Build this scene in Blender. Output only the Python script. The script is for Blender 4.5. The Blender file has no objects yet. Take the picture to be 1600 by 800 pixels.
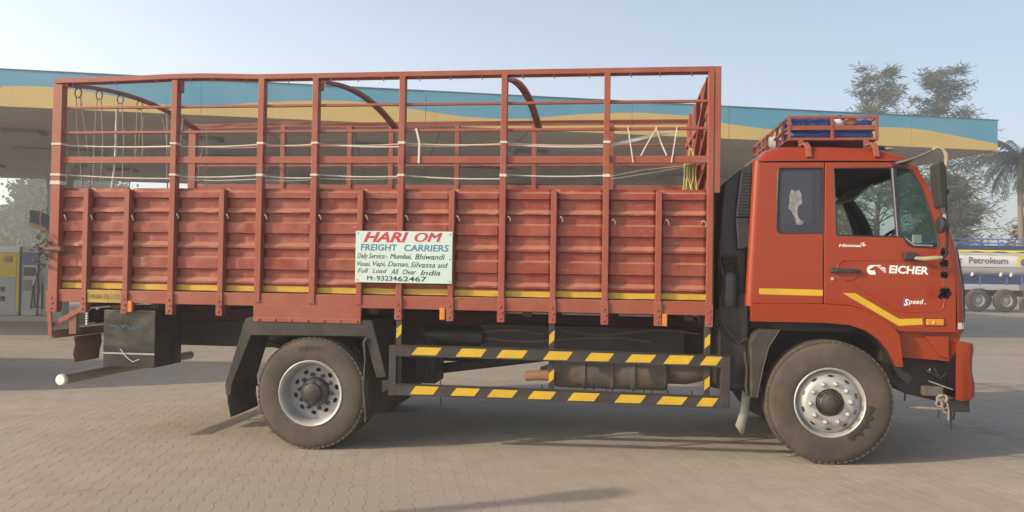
import bpy, bmesh, math, random
from mathutils import Vector, Matrix
R = math.radians
random.seed(7)
sc = bpy.context.scene
C = sc.collection

# ------------------------------------------------------------------ camera, sky, sun, exposure
cam = bpy.data.cameras.new('camera')
cam.sensor_width = 36.0
cam.lens = 28.125
cam.clip_start = 0.05
cam.clip_end = 2000
cam_o = bpy.data.objects.new('camera', cam)
C.objects.link(cam_o)
cam_o.matrix_world = Matrix.Translation((0, 0, 1.6)) @ Matrix.Rotation(R(90) + 0.01958, 4, 'X') @ Matrix.Rotation(0.01563, 4, 'Z')
sc.camera = cam_o

SUN_EL = 25.0
SUN_DIR = 19.15                       # heading the light travels towards, counter-clockwise from +X
world = bpy.data.worlds.new('World')
sc.world = world
world.use_nodes = True
wn = world.node_tree
sky = wn.nodes.new('ShaderNodeTexSky')
sky.sky_type = 'NISHITA'
sky.sun_disc = False
sky.sun_elevation = R(SUN_EL)
sky.sun_rotation = R(270 - SUN_DIR)
sky.air_density = 1.0
sky.dust_density = 3.0
sky.ozone_density = 1.0
# pale veil that thickens evenly towards the horizon all the way round
wtc = wn.nodes.new('ShaderNodeTexCoord')
wsep = wn.nodes.new('ShaderNodeSeparateXYZ')
wn.links.new(wtc.outputs['Generated'], wsep.inputs[0])
wmr = wn.nodes.new('ShaderNodeMapRange'); wmr.interpolation_type = 'SMOOTHSTEP'
wmr.inputs[1].default_value = -0.15; wmr.inputs[2].default_value = 0.75
wmr.inputs[3].default_value = 1.0; wmr.inputs[4].default_value = 0.0
wn.links.new(wsep.outputs[2], wmr.inputs[0])
wadd = wn.nodes.new('ShaderNodeMix'); wadd.data_type = 'RGBA'; wadd.blend_type = 'ADD'
wadd.inputs[7].default_value = (10.0, 10.3, 10.4, 1)
# the veil is brighter on the sun's side of the sky, as haze is
wdot = wn.nodes.new('ShaderNodeVectorMath'); wdot.operation = 'DOT_PRODUCT'
wdot.inputs[1].default_value = (-math.cos(R(SUN_DIR)) * math.cos(R(SUN_EL)), -math.sin(R(SUN_DIR)) * math.cos(R(SUN_EL)), math.sin(R(SUN_EL)))
wn.links.new(wtc.outputs['Generated'], wdot.inputs[0])
whalf = wn.nodes.new('ShaderNodeMath'); whalf.operation = 'MULTIPLY_ADD'; whalf.inputs[1].default_value = 0.5; whalf.inputs[2].default_value = 0.5
wn.links.new(wdot.outputs['Value'], whalf.inputs[0])
wpow = wn.nodes.new('ShaderNodeMath'); wpow.operation = 'POWER'; wpow.inputs[1].default_value = 1.6
wn.links.new(whalf.outputs[0], wpow.inputs[0])
wgl = wn.nodes.new('ShaderNodeMath'); wgl.operation = 'MULTIPLY_ADD'; wgl.inputs[1].default_value = 0.85; wgl.inputs[2].default_value = 0.16
wn.links.new(wpow.outputs[0], wgl.inputs[0])
wmul = wn.nodes.new('ShaderNodeMath'); wmul.operation = 'MULTIPLY'
wn.links.new(wmr.outputs[0], wmul.inputs[0]); wn.links.new(wgl.outputs[0], wmul.inputs[1])
wn.links.new(wmul.outputs[0], wadd.inputs[0])
wn.links.new(sky.outputs[0], wadd.inputs[6])
wn.links.new(wadd.outputs[2], wn.nodes['Background'].inputs[0])
wn.nodes['Background'].inputs[1].default_value = 0.15
sl = bpy.data.lights.new('sun', 'SUN')
sl.energy = 4.1
sl.angle = R(0.6)
sl.color = (1.0, 0.83, 0.58)
so = bpy.data.objects.new('sun', sl)
C.objects.link(so)
sd = Vector((math.cos(R(SUN_DIR)) * math.cos(R(SUN_EL)), math.sin(R(SUN_DIR)) * math.cos(R(SUN_EL)), -math.sin(R(SUN_EL))))
so.rotation_euler = sd.to_track_quat('-Z', 'Y').to_euler()
so.location = (-20, -10, 20)
sc.view_settings.view_transform = 'Standard'
sc.view_settings.look = 'None'
sc.view_settings.exposure = 0.13
sc.view_settings.gamma = 1.0
sc.render.engine = 'CYCLES'
sc.cycles.use_denoising = True
sc.cycles.max_bounces = 8
sc.cycles.volume_bounces = 2
sc.cycles.transparent_max_bounces = 12

# ------------------------------------------------------------------ materials
def new_mat(name):
    m = bpy.data.materials.new(name)
    m.use_nodes = True
    return m, m.node_tree, m.node_tree.nodes['Principled BSDF']

def mat(name, col, rough=0.6, metal=0.0, var=0.12, scale=3.0, dirt=None, dirt_amt=0.0, dirt_scale=1.5, bump=0.0, bump_scale=30.0, wave=0.0, wave_scale=3.0, spec=0.5, ledge=None, wear=None, wear_map=(1.0, 1.0, 2.2), coat=0.0):
    """Painted or plain surface: colour with soft mottling, optional dirt patches, fine bump and slow dents."""
    m, nt, b = new_mat(name)
    L = nt.links.new
    tc = nt.nodes.new('ShaderNodeTexCoord')
    n = nt.nodes.new('ShaderNodeTexNoise')
    n.inputs['Scale'].default_value = scale
    n.inputs['Detail'].default_value = 6
    n.inputs['Roughness'].default_value = 0.65
    L(tc.outputs['Object'], n.inputs['Vector'])
    mix = nt.nodes.new('ShaderNodeMix'); mix.data_type = 'RGBA'
    mix.inputs[6].default_value = (*[c * (1 - var) for c in col], 1)
    mix.inputs[7].default_value = (*[min(1, c * (1 + var)) for c in col], 1)
    L(n.outputs['Fac'], mix.inputs[0])
    last = mix.outputs[2]
    if dirt:
        n2 = nt.nodes.new('ShaderNodeTexNoise')
        n2.inputs['Scale'].default_value = dirt_scale
        n2.inputs['Detail'].default_value = 8
        n2.inputs['Roughness'].default_value = 0.7
        L(tc.outputs['Object'], n2.inputs['Vector'])
        mr = nt.nodes.new('ShaderNodeMapRange')
        mr.inputs[1].default_value = 0.42; mr.inputs[2].default_value = 0.72
        mr.inputs[3].default_value = 0.0; mr.inputs[4].default_value = dirt_amt
        L(n2.outputs['Fac'], mr.inputs[0])
        mx = nt.nodes.new('ShaderNodeMix'); mx.data_type = 'RGBA'
        L(mr.outputs[0], mx.inputs[0]); L(last, mx.inputs[6])
        mx.inputs[7].default_value = (*dirt, 1)
        last = mx.outputs[2]
    if wear:      # small scuffed patches, longer than they are high
        mpw = nt.nodes.new('ShaderNodeMapping'); mpw.inputs['Scale'].default_value = wear_map
        L(tc.outputs['Object'], mpw.inputs[0])
        nw = nt.nodes.new('ShaderNodeTexNoise'); nw.inputs['Scale'].default_value = 9.0; nw.inputs['Detail'].default_value = 7; nw.inputs['Roughness'].default_value = 0.72
        L(mpw.outputs[0], nw.inputs['Vector'])
        mw = nt.nodes.new('ShaderNodeMapRange'); mw.inputs[1].default_value = 0.60; mw.inputs[2].default_value = 0.74; mw.inputs[4].default_value = wear[1]
        L(nw.outputs['Fac'], mw.inputs[0])
        xw = nt.nodes.new('ShaderNodeMix'); xw.data_type = 'RGBA'
        L(mw.outputs[0], xw.inputs[0]); L(last, xw.inputs[6]); xw.inputs[7].default_value = (*wear[0], 1)
        last = xw.outputs[2]
    if ledge:     # dusty tint on upward faces, painting in the sunlight the slopes catch
        ge = nt.nodes.new('ShaderNodeNewGeometry'); sp = nt.nodes.new('ShaderNodeSeparateXYZ')
        L(ge.outputs['True Normal'], sp.inputs[0])
        ml = nt.nodes.new('ShaderNodeMapRange'); ml.inputs[1].default_value = 0.15; ml.inputs[2].default_value = 0.75; ml.inputs[4].default_value = ledge[1]
        L(sp.outputs[2], ml.inputs[0])
        xl = nt.nodes.new('ShaderNodeMix'); xl.data_type = 'RGBA'
        L(ml.outputs[0], xl.inputs[0]); L(last, xl.inputs[6]); xl.inputs[7].default_value = (*ledge[0], 1)
        last = xl.outputs[2]
    if coat:
        b.inputs['Coat Weight'].default_value = coat; b.inputs['Coat Roughness'].default_value = 0.10
    L(last, b.inputs['Base Color'])
    rr = nt.nodes.new('ShaderNodeMapRange')
    rr.inputs[3].default_value = max(0.03, rough - 0.08); rr.inputs[4].default_value = min(1, rough + 0.12)
    L(n.outputs['Fac'], rr.inputs[0]); L(rr.outputs[0], b.inputs['Roughness'])
    b.inputs['Metallic'].default_value = metal
    b.inputs['Specular IOR Level'].default_value = spec
    nrm = None
    if wave:
        n3 = nt.nodes.new('ShaderNodeTexNoise')
        n3.inputs['Scale'].default_value = wave_scale; n3.inputs['Detail'].default_value = 1.5
        L(tc.outputs['Object'], n3.inputs['Vector'])
        bw = nt.nodes.new('ShaderNodeBump')
        bw.inputs['Strength'].default_value = 1.0; bw.inputs['Distance'].default_value = wave
        L(n3.outputs['Fac'], bw.inputs['Height'])
        nrm = bw.outputs[0]
    if bump:
        n4 = nt.nodes.new('ShaderNodeTexNoise')
        n4.inputs['Scale'].default_value = bump_scale; n4.inputs['Detail'].default_value = 5
        L(tc.outputs['Object'], n4.inputs['Vector'])
        bb = nt.nodes.new('ShaderNodeBump')
        bb.inputs['Strength'].default_value = 1.0; bb.inputs['Distance'].default_value = bump
        L(n4.outputs['Fac'], bb.inputs['Height'])
        if nrm: L(nrm, bb.inputs['Normal'])
        nrm = bb.outputs[0]
    if nrm: L(nrm, b.inputs['Normal'])
    return m

def glass(name, tint, alpha, rough=0.03):
    """Thin pane: part mirror, part tinted see-through."""
    m, nt, b = new_mat(name)
    L = nt.links.new
    tr = nt.nodes.new('ShaderNodeBsdfTransparent'); tr.inputs[0].default_value = (*tint, 1)
    b.inputs['Base Color'].default_value = (*[t * 0.25 for t in tint], 1)
    b.inputs['Roughness'].default_value = rough
    mx = nt.nodes.new('ShaderNodeMixShader'); mx.inputs[0].default_value = alpha
    L(tr.outputs[0], mx.inputs[1]); L(b.outputs[0], mx.inputs[2])
    L(mx.outputs[0], nt.nodes['Material Output'].inputs['Surface'])
    return m

DUST = (0.36, 0.29, 0.22)
M = {}
M['body_red'] = mat('body_red', (0.275, 0.060, 0.033), 0.55, var=0.18, scale=2.2, dirt=(0.31, 0.125, 0.078), dirt_amt=0.65, dirt_scale=2.6, bump=0.0006, bump_scale=60, wear=((0.36, 0.19, 0.13), 0.65), ledge=((0.40, 0.22, 0.155), 0.55))
M['panel_red'] = mat('panel_red', (0.245, 0.036, 0.017), 0.48, var=0.22, scale=1.8, dirt=(0.33, 0.115, 0.07), dirt_amt=0.75, dirt_scale=3.4, bump=0.0006, bump_scale=50, wave=0.018, wave_scale=5.0, wear=((0.46, 0.26, 0.19), 0.85), ledge=((0.44, 0.22, 0.15), 0.7))
M['cab_red'] = mat('cab_red', (0.285, 0.032, 0.004), 0.36, var=0.06, scale=1.2, dirt=(0.27, 0.060, 0.022), dirt_amt=0.35, dirt_scale=1.6, wave=0.005, wave_scale=1.6, coat=0.3, spec=0.3, wear=((0.30, 0.09, 0.05), 0.3))
M['dark_red'] = mat('dark_red', (0.075, 0.022, 0.020), 0.8, dirt=(0.045, 0.028, 0.024), dirt_amt=0.7)
M['black_steel'] = mat('black_steel', (0.016, 0.014, 0.015), 0.6, var=0.3, dirt=(0.10, 0.08, 0.065), dirt_amt=0.28, dirt_scale=3)
M['guard_black'] = mat('guard_black', (0.030, 0.025, 0.026), 0.5, var=0.2, dirt=(0.12, 0.10, 0.085), dirt_amt=0.3, dirt_scale=5, wear=((0.18, 0.15, 0.13), 0.4))
M['rubber'] = mat('rubber', (0.030, 0.028, 0.027), 0.75, var=0.25, dirt=(0.15, 0.125, 0.10), dirt_amt=0.38, dirt_scale=4)
M['tyre'] = mat('tyre', (0.062, 0.052, 0.043), 0.9, var=0.25, scale=4, dirt=(0.135, 0.105, 0.080), dirt_amt=0.8, dirt_scale=2.6, bump=0.001, bump_scale=40)
M['black_plastic'] = mat('black_plastic', (0.022, 0.021, 0.024), 0.45, var=0.2, dirt=(0.09, 0.075, 0.065), dirt_amt=0.3, dirt_scale=3)
M['interior'] = mat('interior', (0.022, 0.021, 0.023), 0.85)
M['silver'] = mat('silver', (0.47, 0.47, 0.465), 0.5, metal=0.35, var=0.12, dirt=(0.24, 0.20, 0.165), dirt_amt=0.6, dirt_scale=5, wear=((0.16, 0.13, 0.11), 0.5))
M['old_silver'] = mat('old_silver', (0.36, 0.36, 0.37), 0.6, metal=0.35, var=0.15, dirt=(0.20, 0.17, 0.15), dirt_amt=0.6, dirt_scale=6)
M['hub_grease'] = mat('hub_grease', (0.032, 0.029, 0.028), 0.5, dirt=(0.12, 0.10, 0.085), dirt_amt=0.5, dirt_scale=9)
M['yellow'] = mat('yellow', (0.64, 0.41, 0.014), 0.45, var=0.1, dirt=(0.36, 0.26, 0.06), dirt_amt=0.5, dirt_scale=4, wear=((0.16, 0.12, 0.05), 0.9), wear_map=(1.6, 1.6, 1.6))
M['tape_yellow'] = mat('tape_yellow', (0.56, 0.375, 0.022), 0.4, var=0.2, scale=6, dirt=(0.30, 0.20, 0.05), dirt_amt=0.55, dirt_scale=5, wear=((0.50, 0.33, 0.20), 0.5))
M['orange_lens'] = mat('orange_lens', (0.62, 0.22, 0.02), 0.25)
M['white_paint'] = mat('white_paint', (0.78, 0.78, 0.76), 0.5, var=0.05)
M['decal_white'] = mat('decal_white', (0.85, 0.84, 0.82), 0.4, var=0.03)
M['sign_face'] = mat('sign_face', (0.55, 0.70, 0.67), 0.45, var=0.05, dirt=(0.46, 0.55, 0.50), dirt_amt=0.5)
M['sign_red'] = mat('sign_red', (0.50, 0.030, 0.055), 0.5, var=0.25, scale=20)
M['sign_blue'] = mat('sign_blue', (0.045, 0.17, 0.30), 0.5, var=0.2, scale=20)
M['sign_black'] = mat('sign_black', (0.03, 0.035, 0.035), 0.5)
M['blue_mark'] = mat('blue_mark', (0.08, 0.10, 0.45), 0.4)
M['rope'] = mat('rope', (0.34, 0.285, 0.195), 0.95, var=0.4, scale=40, bump=0.005, bump_scale=70)
M['cord_white'] = mat('cord_white', (0.60, 0.56, 0.49), 0.85, var=0.25, scale=20)
M['straw'] = mat('straw', (0.44, 0.38, 0.14), 0.85, var=0.3, scale=30)
M['tarp_blue'] = mat('tarp_blue', (0.016, 0.048, 0.19), 0.45, var=0.5, scale=9, bump=0.014, bump_scale=14, wear=((0.08, 0.17, 0.40), 0.7))
M['cloth_brown'] = mat('cloth_brown', (0.36, 0.16, 0.09), 0.9, var=0.3, scale=14)
M['cloth_white'] = mat('cloth_white', (0.72, 0.71, 0.70), 0.8, var=0.1, scale=14)
M['rack_red'] = mat('rack_red', (0.25, 0.060, 0.034), 0.55, dirt=(0.34, 0.16, 0.10), dirt_amt=0.6, dirt_scale=4)
M['rust'] = mat('rust', (0.22, 0.12, 0.075), 0.9, var=0.35, scale=8)
M['exhaust'] = mat('exhaust', (0.095, 0.082, 0.070), 0.8, var=0.35, scale=7, dirt=(0.2, 0.15, 0.11), dirt_amt=0.6, dirt_scale=6)
M['rust_tip'] = mat('rust_tip', (0.27, 0.145, 0.09), 0.9, var=0.3, scale=20)
M['mud_flap'] = mat('mud_flap', (0.13, 0.05, 0.042), 0.8, dirt=(0.2, 0.12, 0.1), dirt_amt=0.4)
M['clear_flap'] = mat('clear_flap', (0.26, 0.25, 0.22), 0.35, var=0.3, scale=12)
M['bar_brown'] = mat('bar_brown', (0.24, 0.205, 0.175), 0.8, var=0.3, scale=6)
M['toolbox'] = mat('toolbox', (0.022, 0.023, 0.023), 0.28, var=0.4, dirt=(0.085, 0.075, 0.058), dirt_amt=0.65, dirt_scale=3.8, wave=0.02, wave_scale=4)
M['chain'] = mat('chain', (0.12, 0.09, 0.075), 0.6, metal=0.5, var=0.3, scale=30)
M['tinted'] = glass('tinted', (0.36, 0.37, 0.42), 0.62, 0.05)
M['faded_blue'] = mat('faded_blue', (0.03, 0.075, 0.13), 0.5, var=0.5, scale=25)
M['tinted'].node_tree.nodes['Principled BSDF'].inputs['Base Color'].default_value = (0.050, 0.055, 0.080, 1)
M['clear_glass'] = glass('clear_glass', (0.60, 0.72, 0.72), 0.10)
M['windscreen'] = glass('windscreen', (0.62, 0.74, 0.70), 0.08)
M['fascia_blue'] = mat('fascia_blue', (0.11, 0.345, 0.48), 0.5, var=0.08, scale=0.5, dirt=(0.24, 0.38, 0.45), dirt_amt=0.6, dirt_scale=0.4, wear=((0.16, 0.28, 0.34), 0.6), wear_map=(1.2, 1.2, 0.10))
M['fascia_yellow'] = mat('fascia_yellow', (0.66, 0.475, 0.165), 0.5, var=0.06, scale=0.5, dirt=(0.52, 0.40, 0.20), dirt_amt=0.6, dirt_scale=0.6, wear=((0.40, 0.30, 0.15), 0.5), wear_map=(1.2, 1.2, 0.10))
M['fascia_edge'] = mat('fascia_edge', (0.12, 0.16, 0.18), 0.6)
M['soffit'] = mat('soffit', (0.52, 0.475, 0.43), 0.8, var=0.06, scale=0.6, dirt=(0.40, 0.36, 0.33), dirt_amt=0.5, dirt_scale=0.4)
M['concrete'] = mat('concrete', (0.36, 0.35, 0.325), 0.85, var=0.1, scale=1.2)
M['lamp_dark'] = mat('lamp_dark', (0.20, 0.18, 0.17), 0.6)
M['pump_yellow'] = mat('pump_yellow', (0.62, 0.47, 0.05), 0.5)
M['pump_grey'] = mat('pump_grey', (0.36, 0.37, 0.38), 0.5)
M['pump_blue'] = mat('pump_blue', (0.05, 0.10, 0.22), 0.45)
M['pump_white'] = mat('pump_white', (0.66, 0.66, 0.64), 0.5)
M['pump_red'] = mat('pump_red', (0.55, 0.12, 0.09), 0.5)
M['screen'] = mat('screen', (0.02, 0.022, 0.025), 0.2)
M['swoosh_blue'] = mat('swoosh_blue', (0.02, 0.045, 0.10), 0.5)
M['swoosh_tan'] = mat('swoosh_tan', (0.42, 0.28, 0.15), 0.5)
M['tank_white'] = mat('tank_white', (0.72, 0.71, 0.69), 0.45, var=0.04)
M['tank_blue'] = mat('tank_blue', (0.06, 0.13, 0.34), 0.5)
M['tank_yellow'] = mat('tank_yellow', (0.78, 0.62, 0.05), 0.5)
M['tank_text'] = mat('tank_text', (0.11, 0.11, 0.22), 0.5)
M['chassis_blue'] = mat('chassis_blue', (0.025, 0.04, 0.11), 0.6)
M['bark'] = mat('bark', (0.16, 0.13, 0.10), 0.9, var=0.3, scale=6, bump=0.01, bump_scale=12)

def leaf_mat(name, a, b2):
    m, nt, b = new_mat(name)
    L = nt.links.new
    g = nt.nodes.new('ShaderNodeNewGeometry')
    cr = nt.nodes.new('ShaderNodeValToRGB')
    cr.color_ramp.elements[0].color = (*a, 1); cr.color_ramp.elements[1].color = (*b2, 1)
    L(g.outputs['Random Per Island'], cr.inputs[0]); L(cr.outputs[0], b.inputs['Base Color'])
    b.inputs['Roughness'].default_value = 0.7
    b.inputs['Specular IOR Level'].default_value = 0.2
    t = nt.nodes.new('ShaderNodeBsdfTranslucent'); L(cr.outputs[0], t.inputs[0])
    mx = nt.nodes.new('ShaderNodeMixShader'); mx.inputs[0].default_value = 0.3
    L(b.outputs[0], mx.inputs[1]); L(t.outputs[0], mx.inputs[2])
    L(mx.outputs[0], nt.nodes['Material Output'].inputs['Surface'])
    return m
M['needle'] = leaf_mat('needle', (0.060, 0.074, 0.040), (0.150, 0.160, 0.090))
M['broadleaf'] = leaf_mat('broadleaf', (0.045, 0.075, 0.03), (0.12, 0.15, 0.06))
M['palmleaf'] = leaf_mat('palmleaf', (0.03, 0.04, 0.028), (0.075, 0.088, 0.052))
M['dryleaf'] = leaf_mat('dryleaf', (0.16, 0.15, 0.06), (0.36, 0.22, 0.11))

PAVE_A = math.atan2(math.sin(R(8.4)), math.cos(R(8.4)))
def pave_mat(name, blocks):
    """Dusty concrete pavers: per-block tone from islands, wide stains; far sheet draws the blocks as a pattern."""
    m, nt, b = new_mat(name)
    L = nt.links.new
    tc = nt.nodes.new('ShaderNodeTexCoord')
    geo = nt.nodes.new('ShaderNodeNewGeometry')
    if blocks:
        oi = nt.nodes.new('ShaderNodeObjectInfo')
        ad = nt.nodes.new('ShaderNodeMath'); ad.operation = 'ADD'
        L(oi.outputs['Random'], ad.inputs[0]); L(geo.outputs['Random Per Island'], ad.inputs[1])
        fr = nt.nodes.new('ShaderNodeMath'); fr.operation = 'FRACT'
        L(ad.outputs[0], fr.inputs[0])
        tone = fr.outputs[0]
    else:
        mp = nt.nodes.new('ShaderNodeMapping'); mp.inputs['Rotation'].default_value = (0, 0, -PAVE_A + R(90))
        L(geo.outputs['Position'], mp.inputs['Vector'])
        br = nt.nodes.new('ShaderNodeTexBrick')
        br.inputs['Color1'].default_value = (0.15, 0.15, 0.15, 1); br.inputs['Color2'].default_value = (0.85, 0.85, 0.85, 1)
        br.inputs['Mortar'].default_value = (0, 0, 0, 1)
        br.inputs['Scale'].default_value = 1.0
        br.inputs['Brick Width'].default_value = 0.225; br.inputs['Row Height'].default_value = 0.1125
        br.inputs['Mortar Size'].default_value = 0.003
        L(mp.outputs[0], br.inputs['Vector'])
        tone = br.outputs['Color']
    cr = nt.nodes.new('ShaderNodeValToRGB')
    cr.color_ramp.elements[0].color = (0.348, 0.302, 0.246, 1) if blocks else (0.30, 0.26, 0.21, 1)
    cr.color_ramp.elements[1].color = (0.392, 0.345, 0.284, 1) if blocks else (0.42, 0.37, 0.30, 1)
    L(tone, cr.inputs[0])
    n = nt.nodes.new('ShaderNodeTexNoise'); n.inputs['Scale'].default_value = 0.45; n.inputs['Detail'].default_value = 7; n.inputs['Roughness'].default_value = 0.62
    L(geo.outputs['Position'], n.inputs['Vector'])
    mr = nt.nodes.new('ShaderNodeMapRange'); mr.inputs[1].default_value = 0.35; mr.inputs[2].default_value = 0.68; mr.inputs[3].default_value = 0.0; mr.inputs[4].default_value = 0.55
    L(n.outputs['Fac'], mr.inputs[0])
    mx = nt.nodes.new('ShaderNodeMix'); mx.data_type = 'RGBA'
    L(mr.outputs[0], mx.inputs[0]); L(cr.outputs[0], mx.inputs[6]); mx.inputs[7].default_value = (0.31, 0.25, 0.19, 1)
    n2 = nt.nodes.new('ShaderNodeTexNoise'); n2.inputs['Scale'].default_value = 2.6; n2.inputs['Detail'].default_value = 9; n2.inputs['Roughness'].default_value = 0.7
    L(geo.outputs['Position'], n2.inputs['Vector'])
    mr2 = nt.nodes.new('ShaderNodeMapRange'); mr2.inputs[1].default_value = 0.45; mr2.inputs[2].default_value = 0.75; mr2.inputs[3].default_value = 0.0; mr2.inputs[4].default_value = 0.5
    L(n2.outputs['Fac'], mr2.inputs[0])
    mx2 = nt.nodes.new('ShaderNodeMix'); mx2.data_type = 'RGBA'
    L(mr2.outputs[0], mx2.inputs[0]); L(mx.outputs[2], mx2.inputs[6]); mx2.inputs[7].default_value = (0.43, 0.39, 0.33, 1)
    last = mx2.outputs[2]
    for sc_, seed_, lo_, hi_, amt_, col_ in ((0.22, 7.3, 0.48, 0.66, 0.65, (0.285, 0.268, 0.235)), (1.3, 21.7, 0.62, 0.72, 0.65, (0.215, 0.172, 0.128)), (3.8, 55.1, 0.70, 0.76, 0.7, (0.12, 0.105, 0.09))):
        ofs = nt.nodes.new('ShaderNodeMapping'); ofs.inputs['Location'].default_value = (seed_, seed_ * 0.7, 0)
        L(geo.outputs['Position'], ofs.inputs[0])
        ns = nt.nodes.new('ShaderNodeTexNoise'); ns.inputs['Scale'].default_value = sc_; ns.inputs['Detail'].default_value = 5; ns.inputs['Roughness'].default_value = 0.6
        L(ofs.outputs[0], ns.inputs['Vector'])
        ms = nt.nodes.new('ShaderNodeMapRange'); ms.inputs[1].default_value = lo_; ms.inputs[2].default_value = hi_; ms.inputs[4].default_value = amt_
        L(ns.outputs['Fac'], ms.inputs[0])
        xs_ = nt.nodes.new('ShaderNodeMix'); xs_.data_type = 'RGBA'
        L(ms.outputs[0], xs_.inputs[0]); L(last, xs_.inputs[6]); xs_.inputs[7].default_value = (*col_, 1)
        last = xs_.outputs[2]
    L(last, b.inputs['Base Color'])
    b.inputs['Roughness'].default_value = 0.9
    b.inputs['Specular IOR Level'].default_value = 0.25
    n3 = nt.nodes.new('ShaderNodeTexNoise'); n3.inputs['Scale'].default_value = 90; n3.inputs['Detail'].default_value = 4
    L(geo.outputs['Position'], n3.inputs['Vector'])
    bp = nt.nodes.new('ShaderNodeBump'); bp.inputs['Distance'].default_value = 0.0016; bp.inputs['Strength'].default_value = 1
    L(n3.outputs['Fac'], bp.inputs['Height']); L(bp.outputs[0], b.inputs['Normal'])
    return m
M['paver'] = pave_mat('paver', True)
M['forecourt'] = pave_mat('forecourt', False)
M['plate_yellow'] = mat('plate_yellow', (0.42, 0.29, 0.045), 0.5, var=0.2, scale=6, dirt=(0.20, 0.12, 0.06), dirt_amt=0.7, dirt_scale=5)
M['reflection_paint'] = mat('reflection_paint', (0.30, 0.30, 0.295), 0.5, var=0.9, scale=30, dirt=(0.06, 0.062, 0.08), dirt_amt=1.0, dirt_scale=22)  # mottled pale colour for the reflection painted on the rear side window
M['reflection_tint'] = glass('reflection_tint', (0.5, 0.52, 0.58), 0.45, 0.06)  # lighter pane colour, imitates a reflection in the tinted glass
M['reflection_tint'].node_tree.nodes['Principled BSDF'].inputs['Base Color'].default_value = (0.10, 0.105, 0.145, 1)
M['oil'] = mat('oil', (0.028, 0.024, 0.021), 0.5)
M['joint_dirt'] = mat('joint_dirt', (0.18, 0.15, 0.115), 0.95)

# ------------------------------------------------------------------ mesh helpers
def link(o, parent=None):
    C.objects.link(o)
    if parent: o.parent = parent
    return o

def tag(o, label, cat, group=None, kind=None):
    if label: o['label'] = label
    if cat: o['category'] = cat
    if group: o['group'] = group
    if kind: o['kind'] = kind
    return o

def empty(name, loc, rz, label, cat, group=None):
    o = bpy.data.objects.new(name, None)
    o.empty_display_size = 0.3
    C.objects.link(o)
    o.location = loc; o.rotation_euler = (0, 0, rz)
    return tag(o, label, cat, group)

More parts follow.
